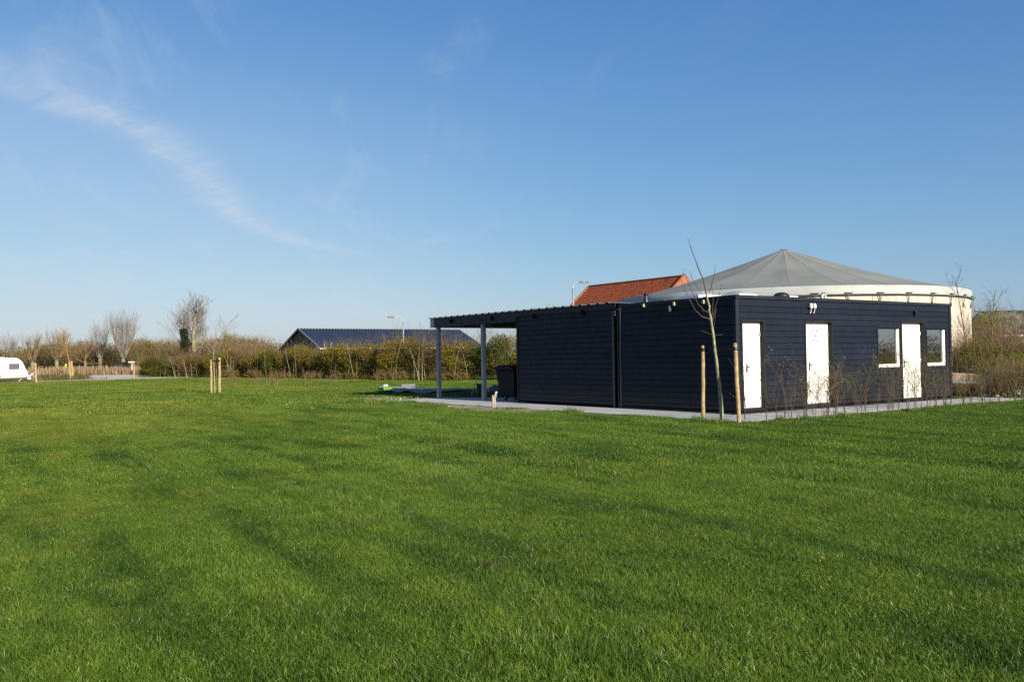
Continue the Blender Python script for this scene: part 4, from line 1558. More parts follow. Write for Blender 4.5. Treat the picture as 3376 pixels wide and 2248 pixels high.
for yy0, yy1 in ((-0.22, -0.02), (HL + 0.02, HL + 0.22)):
    b_.prism([(-HWD - .1, EV + .15), (0, hz + 0.12), (HWD + .1, EV + .15), (HWD + .1, 0), (-HWD - .1, 0)], yy0, yy1, lambda u, v_, t: (u, t, v_))
b_.build('gable', MT['brick'], hs)
b_ = MB()
b_.box((-HWD + 0.4, 0, 0), (HWD - 0.4, HL, EV))
b_.build('wall', MT['brick'], hs)
b_ = MB()
for s in (-1, 1):
    b_.tube([(0, -0.12, hz + 0.16), (s * (HWD + 0.1), -0.12, EV + 0.19)], 0.09, 6, var=0.0)
b_.build('verge', MT['tile'], hs)
b_ = MB()
b_.tube([(0, 0.0, hz + 0.1), (0, 0.0, hz + 0.75)], 0.03, 6)
b_.tube([(-0.3, 0.0, hz + 0.6), (0.3, 0, hz + 0.7)], 0.02, 5)
b_.build('finial', MT['lamp_head'], hs)

# ------------------------------------------------------------------ dark barn beyond the hedge
pa = at_depth(983, 1083.5, 110.0)
pb_ = at_depth(1515, 1088, 124.0)
BL = float(np.linalg.norm((pb_ - pa)[:2]))
bz = (pa[2] + pb_[2]) / 2
barn = thing('barn', 'long low dark barn with a navy metal roof behind the hedge', 'barn', (pa[0], pa[1], 0), math.atan2(*(pb_ - pa)[:2][::-1]))
BW, BE = 5.9, 3.15
b_ = MB()
sl = math.hypot(BW, bz - BE)
for side in (-1, 1):
    n = 56
    pr = []
    for k in range(n):
        xk = BL * k / n
        wv = BL / n
        pr += [(xk, 0.0), (xk + wv * .70, 0.0), (xk + wv * .78, 0.05), (xk + wv * .92, 0.05)]
    pr.append((BL, 0.0))
    N_ = len(pr)
    V = [(xx, 0.02 * side, bz + h_) for xx, h_ in pr] + [(xx, side * (BW + .15), BE - .08 + h_) for xx, h_ in pr]
    F = [(k, k + 1, N_ + k + 1, N_ + k) if side < 0 else (k, N_ + k, N_ + k + 1, k + 1) for k in range(N_ - 1)]
    b_.add(V, F)
b_.build('roof', MT['metal_roof'], barn)
b_ = MB()
b_.box((0, -0.22, bz + 0.055), (BL, 0.22, bz + 0.085))
b_.build('ridge_cap', MT['lamp_head'], barn)
b_ = MB()
b_.prism([(-BW + .1, 0), (-BW + .1, BE - .1), (0, bz - .05), (BW - .1, BE - .1), (BW - .1, 0)], 0.15, BL - .15, lambda u, v_, t: (t, u, v_))
b_.build('wall', MT['barn_dark'], barn)
b_ = MB()
for s in (-1, 1):
    b_.obox((0.0, s * BW / 2, (bz + BE) / 2 - .02), (1, 0, 0), np.array([0, s * BW, BE - bz]) / math.hypot(BW, BE - bz), np.array([0, s * (bz - BE), BW]) / math.hypot(BW, BE - bz), 0.12, sl + .2, 0.22)
b_.build('barge_board', MT['lamp_head'], barn)
for s in (-1, 1):
    b_ = MB()
    b_.box((0, s * (BW + .22) - .07, BE - .22), (BL, s * (BW + .22) + .07, BE - .10))
    b_.build('gutter', MT['cream'], barn)

# ------------------------------------------------------------------ mossy barn at far right
qa = at_depth(3222, 1032, 62.0)
mb_ = thing('mossy_barn', 'low barn with a mossy grey roof behind the thicket at the far right', 'barn', (qa[0], qa[1], 0), math.radians(-9))
hz2 = qa[2]
b_ = MB()
nc = 60
pr = [(24 * k / nc, 0.05 * (k % 2)) for k in range(nc + 1)]
V = [(a, 0, hz2 + h_) for a, h_ in pr] + [(a, -4.2, hz2 - 1.55 + h_) for a, h_ in pr] + [(a, 4.2, hz2 - 1.55 + h_) for a, h_ in pr]
N_ = nc + 1
b_.add(V, [(k, N_ + k, N_ + k + 1, k + 1) for k in range(nc)] + [(k, k + 1, 2 * N_ + k + 1, 2 * N_ + k) for k in range(nc)])
b_.build('roof', MT['mossy'], mb_)
b_ = MB()
b_.box((-0.1, -0.2, hz2 + 0.055), (24.1, 0.2, hz2 + 0.12))
b_.build('ridge_cap', MT['black'], mb_)
b_ = MB()
b_.prism([(-4.0, 0), (-4.0, hz2 - 1.6), (0, hz2 - .1), (4.0, hz2 - 1.6), (4.0, 0)], 0.05, 23.95, lambda u, v_, t: (t, u, v_))
b_.build('wall', MT['limewash'], mb_)
b_ = MB()
b_.box((-0.1, -4.4, hz2 - 1.70), (24.1, -4.22, hz2 - 1.60))
b_.build('gutter', MT['upvc'], mb_)
for k in range(5):
    b_ = MB()
    b_.box((1.5 + k * 4.6, -4.03, 0.0 if k % 2 else 0.9), (3.6 + k * 4.6, -3.99, 1.95))
    b_.build('door' if k % 2 else 'window', MT['barn_dark'], mb_)


# ------------------------------------------------------------------ street lamps
def street_lamp(px, ptop, D, label, arm, double):
    top = at_depth(px, ptop, D)
    o = thing('street_lamp', label, 'street lamp', (top[0], top[1], 0), 0, 'street lamps')
    H = top[2]
    b_ = MB()
    b_.tube([(0, 0, 0), (0, 0, H * .4), (0, 0, H * .7), (0, 0, H - 0.55)], [0.09, 0.075, 0.06, 0.05], 10)
    b_.build('pole', MT['lamp_post'], o, smooth=True)
    b_ = MB()
    s = 1 if arm > 0 else -1
    b_.tube([(0, 0, H - .56), (0.03 * s, 0, H - .28), (0.16 * s, 0, H - .08), (0.36 * s, 0, H - .01), (arm * .6, 0, H)], 0.04, 8)
    b_.build('arm', MT['lamp_post'], o, smooth=True)
    heads = [arm * .62] if not double else [arm * .55, arm * 1.02]
    for hx in heads:
        b_ = MB()
        l_ = abs(arm) * (.62 if not double else .36)
        b_.prism([(0, -.05), (l_ * .3, -.13), (l_ * .85, -.12), (l_, -.04), (l_ * .9, .05), (l_ * .2, .05)], -0.13, 0.13, lambda u, v_, t: (hx + u * s, t, H + v_))
        b_.build('lamp_head', MT['lamp_head'], o, bevel=0.02)
    if double:
        b_ = MB()
        b_.tube([(arm * .5, 0, H), (arm * 1.3, 0, H)], 0.03, 6)
        b_.build('arm', MT['lamp_post'], o)


street_lamp(1329, 1044, 100.0, 'street lamp with a curved arm standing in front of the dark barn roof', -1.45, False)
street_lamp(1888.5, 929, 74.0, 'street lamp with two small heads beside the red tiled roof', 1.0, True)

# ------------------------------------------------------------------ caravan
cf = ground(93, 1258)
cax = np.array([rd[0], rd[1], 0])
cz_ = math.atan2(rd[1], rd[0])
cv = thing('caravan', 'white touring caravan parked on the gravel track at the left edge', 'caravan', cf, cz_)
# side profile: x back from the nose, z up
prof = [(0.26, .38), (0.0, .58), (-0.0, .75), (0.04, .92), (0.20, 1.20), (0.31, 1.49), (0.45, 1.83), (0.60, 2.02), (0.77, 2.17), (0.95, 2.26), (1.15, 2.30), (3.2, 2.33), (5.3, 2.28), (5.7, 2.1), (5.85, 1.6), (5.85, .6), (5.7, .38)]
prof = [(-a, b) for a, b in prof]
b_ = MB()
b_.prism(prof, 0.0, 2.25, lambda u, v_, t: (u, t, v_))
b_.build('body', MT['caravan'], cv, bevel=0.05)
b_ = MB()
b_.box((-5.2, 0.15, 2.325), (-2.0, 2.1, 2.37))
b_.box((-2.9, 0.75, 2.371), (-2.3, 1.4, 2.45))
b_.build('roof_hatch', MT['caravan'], cv, bevel=0.02)
for x0_, x1_ in ((-1.66, -0.74), (-3.9, -2.9)):
    b_ = MB()
    b_.box((x0_, -0.022, 1.19), (x1_, -0.002, 1.74))
    wo_ = b_.build('window', MT['glass_grey'], cv, bevel=0.01)
    b_ = MB()
    b_.box((x0_ + .02, -0.030, 1.69), (x1_ - .02, -0.0225, 1.735))
    b_.build('rail', MT['black'], wo_)
b_ = MB()
b_.box((-5.6, -0.012, 1.765), (-0.5, -0.001, 1.785))
b_.build('moulding', MT['caravan_grey'], cv)
b_ = MB()
for z0_, z1_ in ((.52, .585), (.60, .635)):
    b_.box((-2.3, -0.02, z0_), (-1.15, -0.001, z1_))
    b_.box((-1.08, -0.02, z0_), (-0.36, -0.001, z1_))
b_.build('stripe', MT['caravan_grey'], cv)
b_ = MB()
b_.box((-2.3, -0.015, .40), (-0.30, -0.001, .44))
b_.build('skirt', MT['caravan_grey'], cv)
b_ = MB()
b_.lathe([(0.36, 0), (0.43, 0)], n=20, a0=0, a1=math.pi)
q_ = b_.V[-1]
b_.V[-1] = np.stack([q_[:, 0] - 2.72, np.full(len(q_), -0.006), q_[:, 1] + .33], 1)
b_.box((-3.15, -0.008, 0.36), (-2.29, -0.0015, 0.72))
b_.build('wheel_arch', MT['caravan_grey'], cv)
w_ = MB()
w_.lathe([(0.18, -0.08), (0.27, -0.09), (0.31, -0.06), (0.31, 0.06), (0.27, 0.09), (0.18, 0.08)], n=24)
q_ = w_.V[-1]
w_.V[-1] = np.stack([q_[:, 0] - 2.72, q_[:, 2] + 0.06, q_[:, 1] + .31], 1)
wo_ = w_.build('wheel', MT['tyre'], cv, smooth=True)
w_ = MB()
for k in range(6):
    a = k * math.pi / 3
    w_.obox((-2.72 + .1 * math.cos(a), -0.01, .31 + .1 * math.sin(a)), (math.cos(a), 0, math.sin(a)), (0, 1, 0), (-math.sin(a), 0, math.cos(a)), .18, .03, .06)
w_.lathe([(0.165, 0), (0.195, 0.0)], n=24)
q_ = w_.V[-1]
w_.V[-1] = np.stack([q_[:, 0] - 2.72, q_[:, 2] - .015, q_[:, 1] + .31], 1)
w_.build('rim', MT['rim'], wo_)
b_ = MB()
b_.tube([(-0.6, 0.4, .36), (0.95, 1.1, .40)], 0.05, 6)
b_.tube([(-0.6, 1.85, .36), (0.95, 1.15, .40)], 0.05, 6)
b_.box((0.05, 0.9, .40), (0.55, 1.35, .46))
b_.build('drawbar', MT['lamp_head'], cv)
b_ = MB()
b_.tube([(0.98, 1.12, .40), (1.0, 1.12, .52)], 0.05, 8)
b_.tube([(0.75, 1.12, .44), (0.98, 1.12, .72)], 0.02, 6)
b_.build('hitch', MT['metal'], cv)
b_ = MB()
b_.tube([(0.72, 1.12, .12), (0.72, 1.12, .75)], 0.025, 8)
b_.build('jockey_wheel', MT['metal'], cv)
b_ = MB()
for k in range(3):
    b_.obox((0.10 + k * .2, 0.7, .52 + .18 * (k == 2)), np.array([.6, 0, .8]), (0, 1, 0), np.array([-.8, 0, .6]), .26, .5, .035)
b_.build('carrier', MT['caravan'], cv)
b_ = MB()
b_.obox((-0.62, 0.25, .20), np.array([.64, 0, .77]), (0, 1, 0), np.array([-.77, 0, .64]), .42, .05, .05)
b_.build('steady', MT['metal'], cv)
b_ = MB()
b_.box((0.0, 0.2, .24), (0.30, 0.5, .36))
b_.build('step', MT['caravan'], cv)


# ------------------------------------------------------------------ plants: helpers
def unit(v0):
    v0 = np.asarray(v0, float)
    return v0 / (np.linalg.norm(v0) + 1e-9)


def grow(mb, p, d, L, r, lev, R, kids=(4, 4, 3), up_=0.15, wig=0.18, spread=0.75, seg=4, sides=(6, 5, 3, 3), taper=0.35, minr=0.004, start=0.25, tips=None):
    """a branch and its side branches"""
    P_ = [np.array(p, float)]
    d = unit(d)
    dirs = [d]
    for k in range(seg):
        d = unit(d + R.normal(0, wig, 3) + Z * up_)
        P_.append(P_[-1] + d * L / seg)
        dirs.append(d)
    rad = np.linspace(r, max(minr, r * taper), seg + 1)
    mb.tube(P_, rad, sides[min(lev, len(sides) - 1)], var=R.random(), cap=False)
    if tips is not None:
        tips.append(P_[-1])
    if lev < len(kids):
        for k in range(kids[lev]):
            t = start + (1 - start) * (k + R.random()) / kids[lev]
            i = min(seg - 1, int(t * seg))
            f = t * seg - i
            q_ = P_[i] * (1 - f) + P_[i + 1] * f
            dd = dirs[i]
            per = unit(np.cross(dd, R.normal(size=3)))
            a = spread * (0.7 + 0.6 * R.random())
            nd = dd * math.cos(a) + per * math.sin(a)
            grow(mb, q_, nd, L * (0.42 + 0.28 * R.random()) * (1.15 - 0.45 * t), max(minr, r * 0.5 * (1 - .4 * t)), lev + 1, R, kids, up_, wig, spread, seg if lev == 0 else 3, sides, taper, minr, 0.2, tips)


# ------------------------------------------------------------------ young staked tree in front of the cabin
def twig_through(px, depth, base):
    return [at_depth(x_, y_, depth + dd) - base for x_, y_, dd in px]


TB = np.array([4.953, 21.301, 0.0])
yt = thing('young_tree', 'leafless young tree with pale trunk tied between two stakes in front of the cabin corner', 'tree', TB)
zs = 300 / 1176.0


def zp(a, b):
    return (2180 + a * zs, 760 + b * zs)


z6 = 600 / 2045.0


def zq(a, b):
    return (1950 + a * z6, 960 + b * z6)


tr = [zq(1470, 1462), zq(1455, 1260), zq(1436, 1040), zq(1425, 960), zq(1402, 760), zq(1385, 660), zp(690, 1500), zp(672, 1340), zp(655, 1240), zp(640, 1130), zp(618, 1030), zp(625, 990), zp(600, 900), zp(580, 810)]
Pt = twig_through([(a, b, 0) for a, b in tr], 21.3, TB)
Pt[0][2] = -0.05
b_ = MB()
b_.tube(Pt, [0.052, 0.047, 0.042, 0.043, 0.036, 0.036, 0.034, 0.032, 0.031, 0.029, 0.026, 0.026, 0.022, 0.020], 9)
b_.build('trunk', MT['bark_young'], yt, smooth=True)
br = [
    ([(580, 810), (540, 620), (480, 490), (410, 300), (365, 170), (342, 95)], 0.017, 0.0),
    ([(615, 805), (655, 690), (680, 610), (692, 540), (692, 445)], 0.012, -0.15),
    ([(650, 1165), (590, 1130), (530, 1115), (440, 1030), (350, 860), (290, 730), (222, 580)], 0.014, -0.2),
    ([(610, 1060), (550, 1030), (480, 960), (430, 850), (370, 720), (325, 610), (290, 540)], 0.012, -0.35),
    ([(590, 860), (540, 860), (480, 750), (400, 620), (368, 515)], 0.011, 0.1),
    ([(645, 1175), (600, 1130), (545, 1060), (490, 900), (445, 800)], 0.010, 0.25),
    ([(650, 1160), (665, 1000), (672, 850), (640, 640)], 0.009, 0.2),
    ([(655, 1200), (690, 1090), (710, 1020), (680, 1260)], 0.006, 0.1),
    ([(660, 1150), (700, 980), (750, 830), (775, 690)], 0.009, -0.25),
    ([(676, 1345), (600, 1325), (520, 1295)], 0.006, -0.3),
    ([(680, 1348), (740, 1350), (790, 1350)], 0.005, 0.1),
    ([(340, 930), (270, 830), (205, 765)], 0.005, -0.2),
]
for px, r_i, dd in br[:-1]:
    n_ = len(px)
    P_ = twig_through([(*zp(a, b), dd * i / (n_ - 1)) for i, (a, b) in enumerate(px)], 21.3, TB)
    # smooth the polyline and give it small knots
    Q_ = []
    for i in range(n_ - 1):
        for t in (0.0, 0.5):
            Q_.append(P_[i] * (1 - t) + P_[i + 1] * t + (rng.normal(0, 0.004, 3) if t else 0))
    Q_.append(P_[-1])
    b_ = MB()
    b_.tube(Q_, np.linspace(r_i, 0.0035, len(Q_)) * (1 + 0.12 * rng.normal(size=len(Q_))).clip(.7, 1.3), 6)
    for i in range(1, len(Q_) - 1):     # buds
        if rng.random() < 0.8:
            o_ = rng.normal(0, 0.012, 3)
            b_.tube([Q_[i], Q_[i] + o_ + Z * 0.018], [0.005, 0.002], 4)
    b_.build('branch', MT['twig_dark'], yt)

SG = 'stakes holding young trees'


def stake(name, base, top, r_i, m, label, group=None, wob=0.004):
    b_ = MB()
    base, top = np.array(base, float), np.array(top, float)
    n_ = 9
    P_ = [base + (top - base) * t for t in np.linspace(0, 1, n_)]
    P_[0] = P_[0] - Z * 0.1
    P_ = np.array(P_) + rng.normal(0, wob, (n_, 3))
    b_.tube(P_ - base, np.concatenate([np.full(n_ - 2, r_i), [r_i * .99, r_i * .93]]) * (1 + 0.02 * rng.normal(size=n_)), 12)
    o = b_.build(name, MT[m], smooth=False)
    o.location = Vector(base)
    return tag(o, label, 'stake', group)


S1, S1t = np.array([4.555, 21.589, 0]), at_depth(2317, 1139.5, 21.55)
S2, S2t = np.array([5.211, 20.758, 0]), at_depth(2423, 1130, 20.95)
stake('tree_stake', S1, S1t, 0.046, 'wood_stake', 'round wooden stake to the left of the young tree by the cabin corner', SG)
stake('tree_stake', S2, S2t, 0.048, 'wood_stake', 'leaning round wooden stake between the young tree and the first white door', SG)
tt = thing('tree_tie', 'black webbing strap tying the near young tree to its two stakes', 'strap', (0, 0, 0))


def strap(parent, A_, B_, T_, w_, off=0.05):
    b_ = MB()
    ab = unit((B_ - A_) * np.array([1, 1, 0]))
    nn = np.array([-ab[1], ab[0], 0])
    rows = []
    for t in np.linspace(0, 1, 13):
        p = A_ + (B_ - A_) * t
        tw = (1 - 2 * abs(t - 0.5)) * -0.02
        rows.append(p + nn * (off * math.cos(t * math.pi)) + Z * tw)
    for q_ in (0, 1):
        V = []
        for p in rows:
            for dz in (-w_ / 2, w_ / 2):
                V.append(p + Z * dz + nn * (0.004 if q_ else -0.004))
        b_.add(V, [(2 * i, 2 * i + 2, 2 * i + 3, 2 * i + 1) for i in range(len(rows) - 1)])
    for c_, r_i in ((A_, 0.052), (B_, 0.054)):
        b_.lathe([(r_i, -w_ / 2), (r_i + .004, -w_ / 2), (r_i + .004, w_ / 2), (r_i, w_ / 2)], c_, 14)
    b_.build('webbing', MT['belt'], parent)


za = at_depth(2318, 1153, 21.55)
zb = at_depth(2426, 1149, 20.93)
strap(tt, za, zb, Pt[5] + TB, 0.075)
b_ = MB()
cc = zb + unit(-zb * np.array([1, 1, 0])) * 0.06
b_.lathe([(0, 0.0), (0.012, 0.0), (0.010, 0.006), (0, 0.008)], n=10)
q_ = b_.V[-1]
b_.V[-1] = np.stack([q_[:, 0], -q_[:, 2], q_[:, 1]], 1) + cc
b_.build('bolt', MT['metal'], tt)

# the staked tree out on the lawn
F1, F2 = ground(697, 1297), ground(724, 1294.5)
F2 = F1 + (F2 - F1) * np.array([1, 1, 1])
stake('tree_stake', F1, at_depth(696, 1186, F1[1]), 0.055, 'wood_stake', 'left stake of the pair out on the open lawn', SG)
stake('tree_stake', F2, at_depth(724, 1179, F2[1]), 0.07, 'wood_stake', 'thicker right stake of the pair out on the open lawn', SG)
tt2 = thing('tree_tie', 'black strap across the pair of stakes out on the open lawn', 'strap', (0, 0, 0))
strap(tt2, at_depth(696, 1188, F1[1]), at_depth(724, 1188, F2[1]), None, 0.07)
FT = ground(709, 1296)
ft = thing('young_tree', 'thin leafless young tree between the pair of stakes out on the open lawn', 'tree', FT)
b_ = MB()
R = np.random.default_rng(3)
b_.tube([(0, 0, -.05), (-.03, 0, 1.0), (-.06, 0.0, 1.75), (-.05, 0, 2.5)], [.035, .03, .025, .02], 7)
b_.build('trunk', MT['bark_young'], ft, smooth=True)
b_ = MB()
for k in range(9):
    a = R.random() * 6.28
    z0_ = 1.9 + 0.6 * R.random()
    grow(b_, (-.055, 0, z0_), (math.cos(a) * .8, math.sin(a) * .8, 0.75), 1.1 + .8 * R.random(), 0.014, 1, R, (3, 3, 2), up_=.16, wig=.12, minr=0.006)
b_.build('branches', MT['twig_grey'], ft)
b_ = MB()
b_.box((-0.25, -0.02, 0.55), (0.12, 0.02, 1.65))

# far left stakes and saplings
D_A = ground(120, 1262)
stake('tree_stake', D_A, at_depth(116, 1198, D_A[1]), 0.10, 'wood_stake', 'brown stake standing beside the hitch of the caravan', SG, 0.01)
o_ = thing('young_tree', 'thin dark sapling tied to the stake beside the caravan', 'tree', D_A + np.array([-.12, .1, 0]))
b_ = MB()
b_.tube([(0, 0, -.05), (-.04, 0, 1.0), (.02, 0, 1.9), (.05, 0, 2.7)], [.04, .035, .03, .02], 6)
b_.build('trunk', MT['twig_dark'], o_)
b_ = MB()
for k in range(5):
    a = R.random() * 6.28
    grow(b_, (.02, 0, 1.8 + .8 * R.random()), (math.cos(a) * .5, math.sin(a) * .5, 1), .9, 0.012, 1, R, (3, 2, 2), minr=.007)
b_.build('branches', MT['twig_brown'], o_)
P1 = ground(241, 1248)
P2 = ground(233, 1249)
stake('tree_stake', P1, at_depth(235, 1190, P1[1]), 0.11, 'wood_stake', 'right one of two leaning stakes around the orange sapling by the track', SG, 0.01)
stake('tree_stake', P2, at_depth(228, 1192, P2[1]), 0.09, 'wood_stake', 'left one of two leaning stakes around the orange sapling by the track', SG, 0.01)
o_ = thing('young_tree', 'orange twigged sapling with a yellow tag between two leaning stakes', 'tree', P1 * .5 + P2 * .5)
b_ = MB()
b_.tube([(0, 0, 0), (-.25, 0, 1.8), (-.75, 0, 4.3)], [.04, .035, .015], 6)
b_.build('trunk', mat('orange bark', (0.36, 0.20, 0.06), 0.8, 0.1, 3), o_)
b_ = MB()
for k in range(12):
    a = R.random() * 6.28
    t = .45 + .5 * R.random()
    grow(b_, (-.75 * t, 0, 4.2 * t), (math.cos(a) * .45, math.sin(a) * .45, 1), 1.4, 0.014, 1, R, (4, 3, 2), minr=.010)
b_.build('branches', mat('orange twigs', (0.26, 0.15, 0.05), 0.8, 0.1, 3), o_)
b_ = MB()
b_.box((-.68, -.15, 1.30), (-.48, -.10, 1.65))
b_.build('tag', MT['yellow'], o_)
SP = ground(442, 1247)
o_ = thing('sign_post', 'wooden post with a flat white board on top at the far end of the track', 'sign', SP)
b_ = MB()
b_.tube([(0, 0, -.1), (0, 0, 1.65)], .06, 8)
b_.build('post', MT['wood_stake'], o_)
b_ = MB()
b_.box((-.55, -.15, 1.70), (.05, .15, 1.80))
b_.tube([(-.22, 0, .9), (-.22, 0, 1.7)], .03, 6)
b_.build('board', MT['upvc'], o_)
o_ = at_depth(394, 1222, 146.0)
b_ = MB()
b_.box((-.7, -.5, 0), (.7, .5, 1.7))
b_.box((-.75, -.55, 1.701), (.75, .55, 1.85))
c_ = b_.build('dark_hut', MT['barn_dark'], bevel=.03)
c_.location = (o_[0], o_[1], 0)
tag(c_, 'small dark box standing beside the pollard willow trunk', 'hut')

# garden lamps
for px, py, lab in ((922, 1240, 'small white topped garden light at the foot of the hedge behind the open lawn'), (1350, 1251.5, 'small white topped garden light at the hedge foot left of the carport post')):
    p = ground(px, py)
    o_ = thing('garden_light', lab, 'garden light', p, 0, 'garden lights by the hedge')
    b_ = MB()
    b_.tube([(0, 0, 0), (0, 0, .48)], .06, 10)
    b_.build('post', MT['galv'], o_)
    b_ = MB()
    b_.lathe([(0, .48), (.10, .50), (.17, .60), (.16, .72), (.08, .80), (0, .82)], n=14)
    b_.build('lamp', MT['bag'], o_, smooth=True)
    b_ = MB()
    b_.lathe([(.19, .70), (.19, .74), (.05, .86), (0, .87)], n=14)
    b_.build('cap', MT['lamp_head'], o_, smooth=True)


# ------------------------------------------------------------------ sapling rows
def sapling_meshes(seed, H, nstem, lf, leafmat, twm, thick=1.0):
    R = np.random.default_rng(seed)
    st_, lv = MB(), []
    for k in range(nstem):
        a = R.random() * 6.28
        d = (math.cos(a) * .22, math.sin(a) * .22, 1)
        tips = []
        grow(st_, (R.normal(0, .02), R.normal(0, .02), -.03), d, H * (.7 + .35 * R.random()), 0.008 * thick, 0, R, (6, 2), up_=.10, wig=.10, spread=.6, seg=7, sides=(5, 4, 3), minr=.0022 * thick, start=.18, tips=tips)
        for t in tips:
            for q_ in range(int(lf * 2 + R.random())):
                lv.append(t + R.normal(0, .035, 3))
    m1 = st_.mesh('stems', twm)
    m2 = None
    if lv:
        l_ = MB()
        l_.leaves(lv, 0.028 + 0.020 * rng.random(len(lv)))
        m2 = l_.mesh('leaves', leafmat)
    return m1, m2


SAP = [
    sapling_meshes(1, 1.10, 2, 0, None, MT['twig_dark']),
    sapling_meshes(2, 1.25, 3, 1.0, L_BUD, MT['twig_sap']),
    sapling_meshes(3, 1.35, 4, .6, L_RUSSET, MT['twig_sap']),
    sapling_meshes(4, 1.00, 5, 1.0, L_BUD, MT['twig_sap']),
    sapling_meshes(5, 1.60, 2, .4, L_RUSSET, MT['twig_sap']),
]
SLAB = ['bare dark sapling without leaves', 'thin sapling with a few pale buds', 'sapling with reddish brown twigs and leaves', 'low bushy sapling with yellow green buds', 'tall thin sapling with russet tips']


def place_sapling(pos, kind, scale, label, group, rz):
    t = thing('sapling', label, 'sapling', pos, rz, group)
    t.scale = (scale,) * 3
    for nm, me_ in zip(('stems', 'leaves'), SAP[kind]):
        if me_ is None:
            continue
        o = bpy.data.objects.new(nm, me_)
        COL.objects.link(o)
        o.parent = t


rs = np.random.default_rng(77)
row = [(-1.35, 0, 1.05), (-0.95, 0, .8), (-0.62, 0, .9), (-0.25, 1, 1.0), (0.05, 3, .8), (0.55, 1, .9), (0.95, 2, .85), (1.25, 3, 1.05), (1.62, 3, 1.0), (1.95, 0, 1.1), (2.3, 2, .8), (2.62, 1, 1.0), (2.9, 0, 1.15), (3.35, 4, .85), (3.7, 2, 1.0), (4.05, 2, 1.05), (4.4, 4, 1.0), (4.75, 2, .8), (5.1, 3, .9), (5.4, 4, 1.0), (5.75, 1, 1.0), (6.1, 3, .9), (6.5, 2, 1.05), (6.9, 1, .9), (7.3, 0, 1.1), (7.65, 3, .8), (8.0, 2, .95), (8.45, 1, .9), (8.9, 3, 1.0), (9.3, 0, .9), (9.8, 2, .85), (10.3, 1, .9), (10.9, 3, .8), (11.5, 2, .9), (12.1, 0, .9), (12.8, 1, .85), (13.5, 3, .9), (14.3, 2, .95), (15.1, 1, .9), (16.0, 3, .9)]
spots = [(-0.7, 'in front of the cabin corner stake'), (0.9, 'in front of the first white door'), (2.1, 'between the first two doors'), (3.3, 'in front of the second white door'), (5.3, 'before the plain wall left of the windows'), (6.9, 'below the left window'), (8.3, 'in front of the third white door'), (10.2, 'below the right window'), (99, 'past the cabin wall')]
for xx, kd, sc in row:
    # what a sapling stands before, seen from the lawn (the row is nearer than the wall)
    seen = xx + 1.6 * 0.778 / 0.628
    where = next(t for lim, t in spots if seen - 1.98 < lim)
    place_sapling(W(xx + rs.normal(0, .05), -1.95 + rs.normal(0, .09)), kd, sc * (0.92 + .2 * rs.random()), SLAB[kd] + ' ' + where, 'saplings planted in a row along the cabin', rs.random() * 6.28)
# one bare sapling right of the young tree
place_sapling(W(-1.25, -1.3), 0, 1.25, 'bare dark sapling right of the young tree by the stake', 'saplings planted in a row along the cabin', 2.0)

LAWN_SAP = [
    sapling_meshes(11, 0.75, 2, 0, L_RUSSET, MT['twig_brown'], 1.7),
    sapling_meshes(12, 0.60, 3, 1, L_RUSSET, MT['twig_brown'], 1.6),
]
for k, px in enumerate([748, 766, 782, 826, 842, 880, 898, 912, 936, 968, 1000, 1022, 1050, 1088, 1110, 1240, 1300]):
    py = 1286 - (px - 748) * 0.028 + rs.normal(0, 2.0)
    p = ground(px, py - 8)
    t = thing('sapling', 'short reddish sapling in the thin row across the lawn before the hedge', 'sapling', p, rs.random() * 6, 'low saplings across the lawn before the hedge')
    s_ = .9 + .6 * rs.random()
    t.scale = (s_,) * 3
    for nm, me_ in zip(('stems', 'leaves'), LAWN_SAP[k % 2]):
        o = bpy.data.objects.new(nm, me_)
        COL.objects.link(o)
        o.parent = t


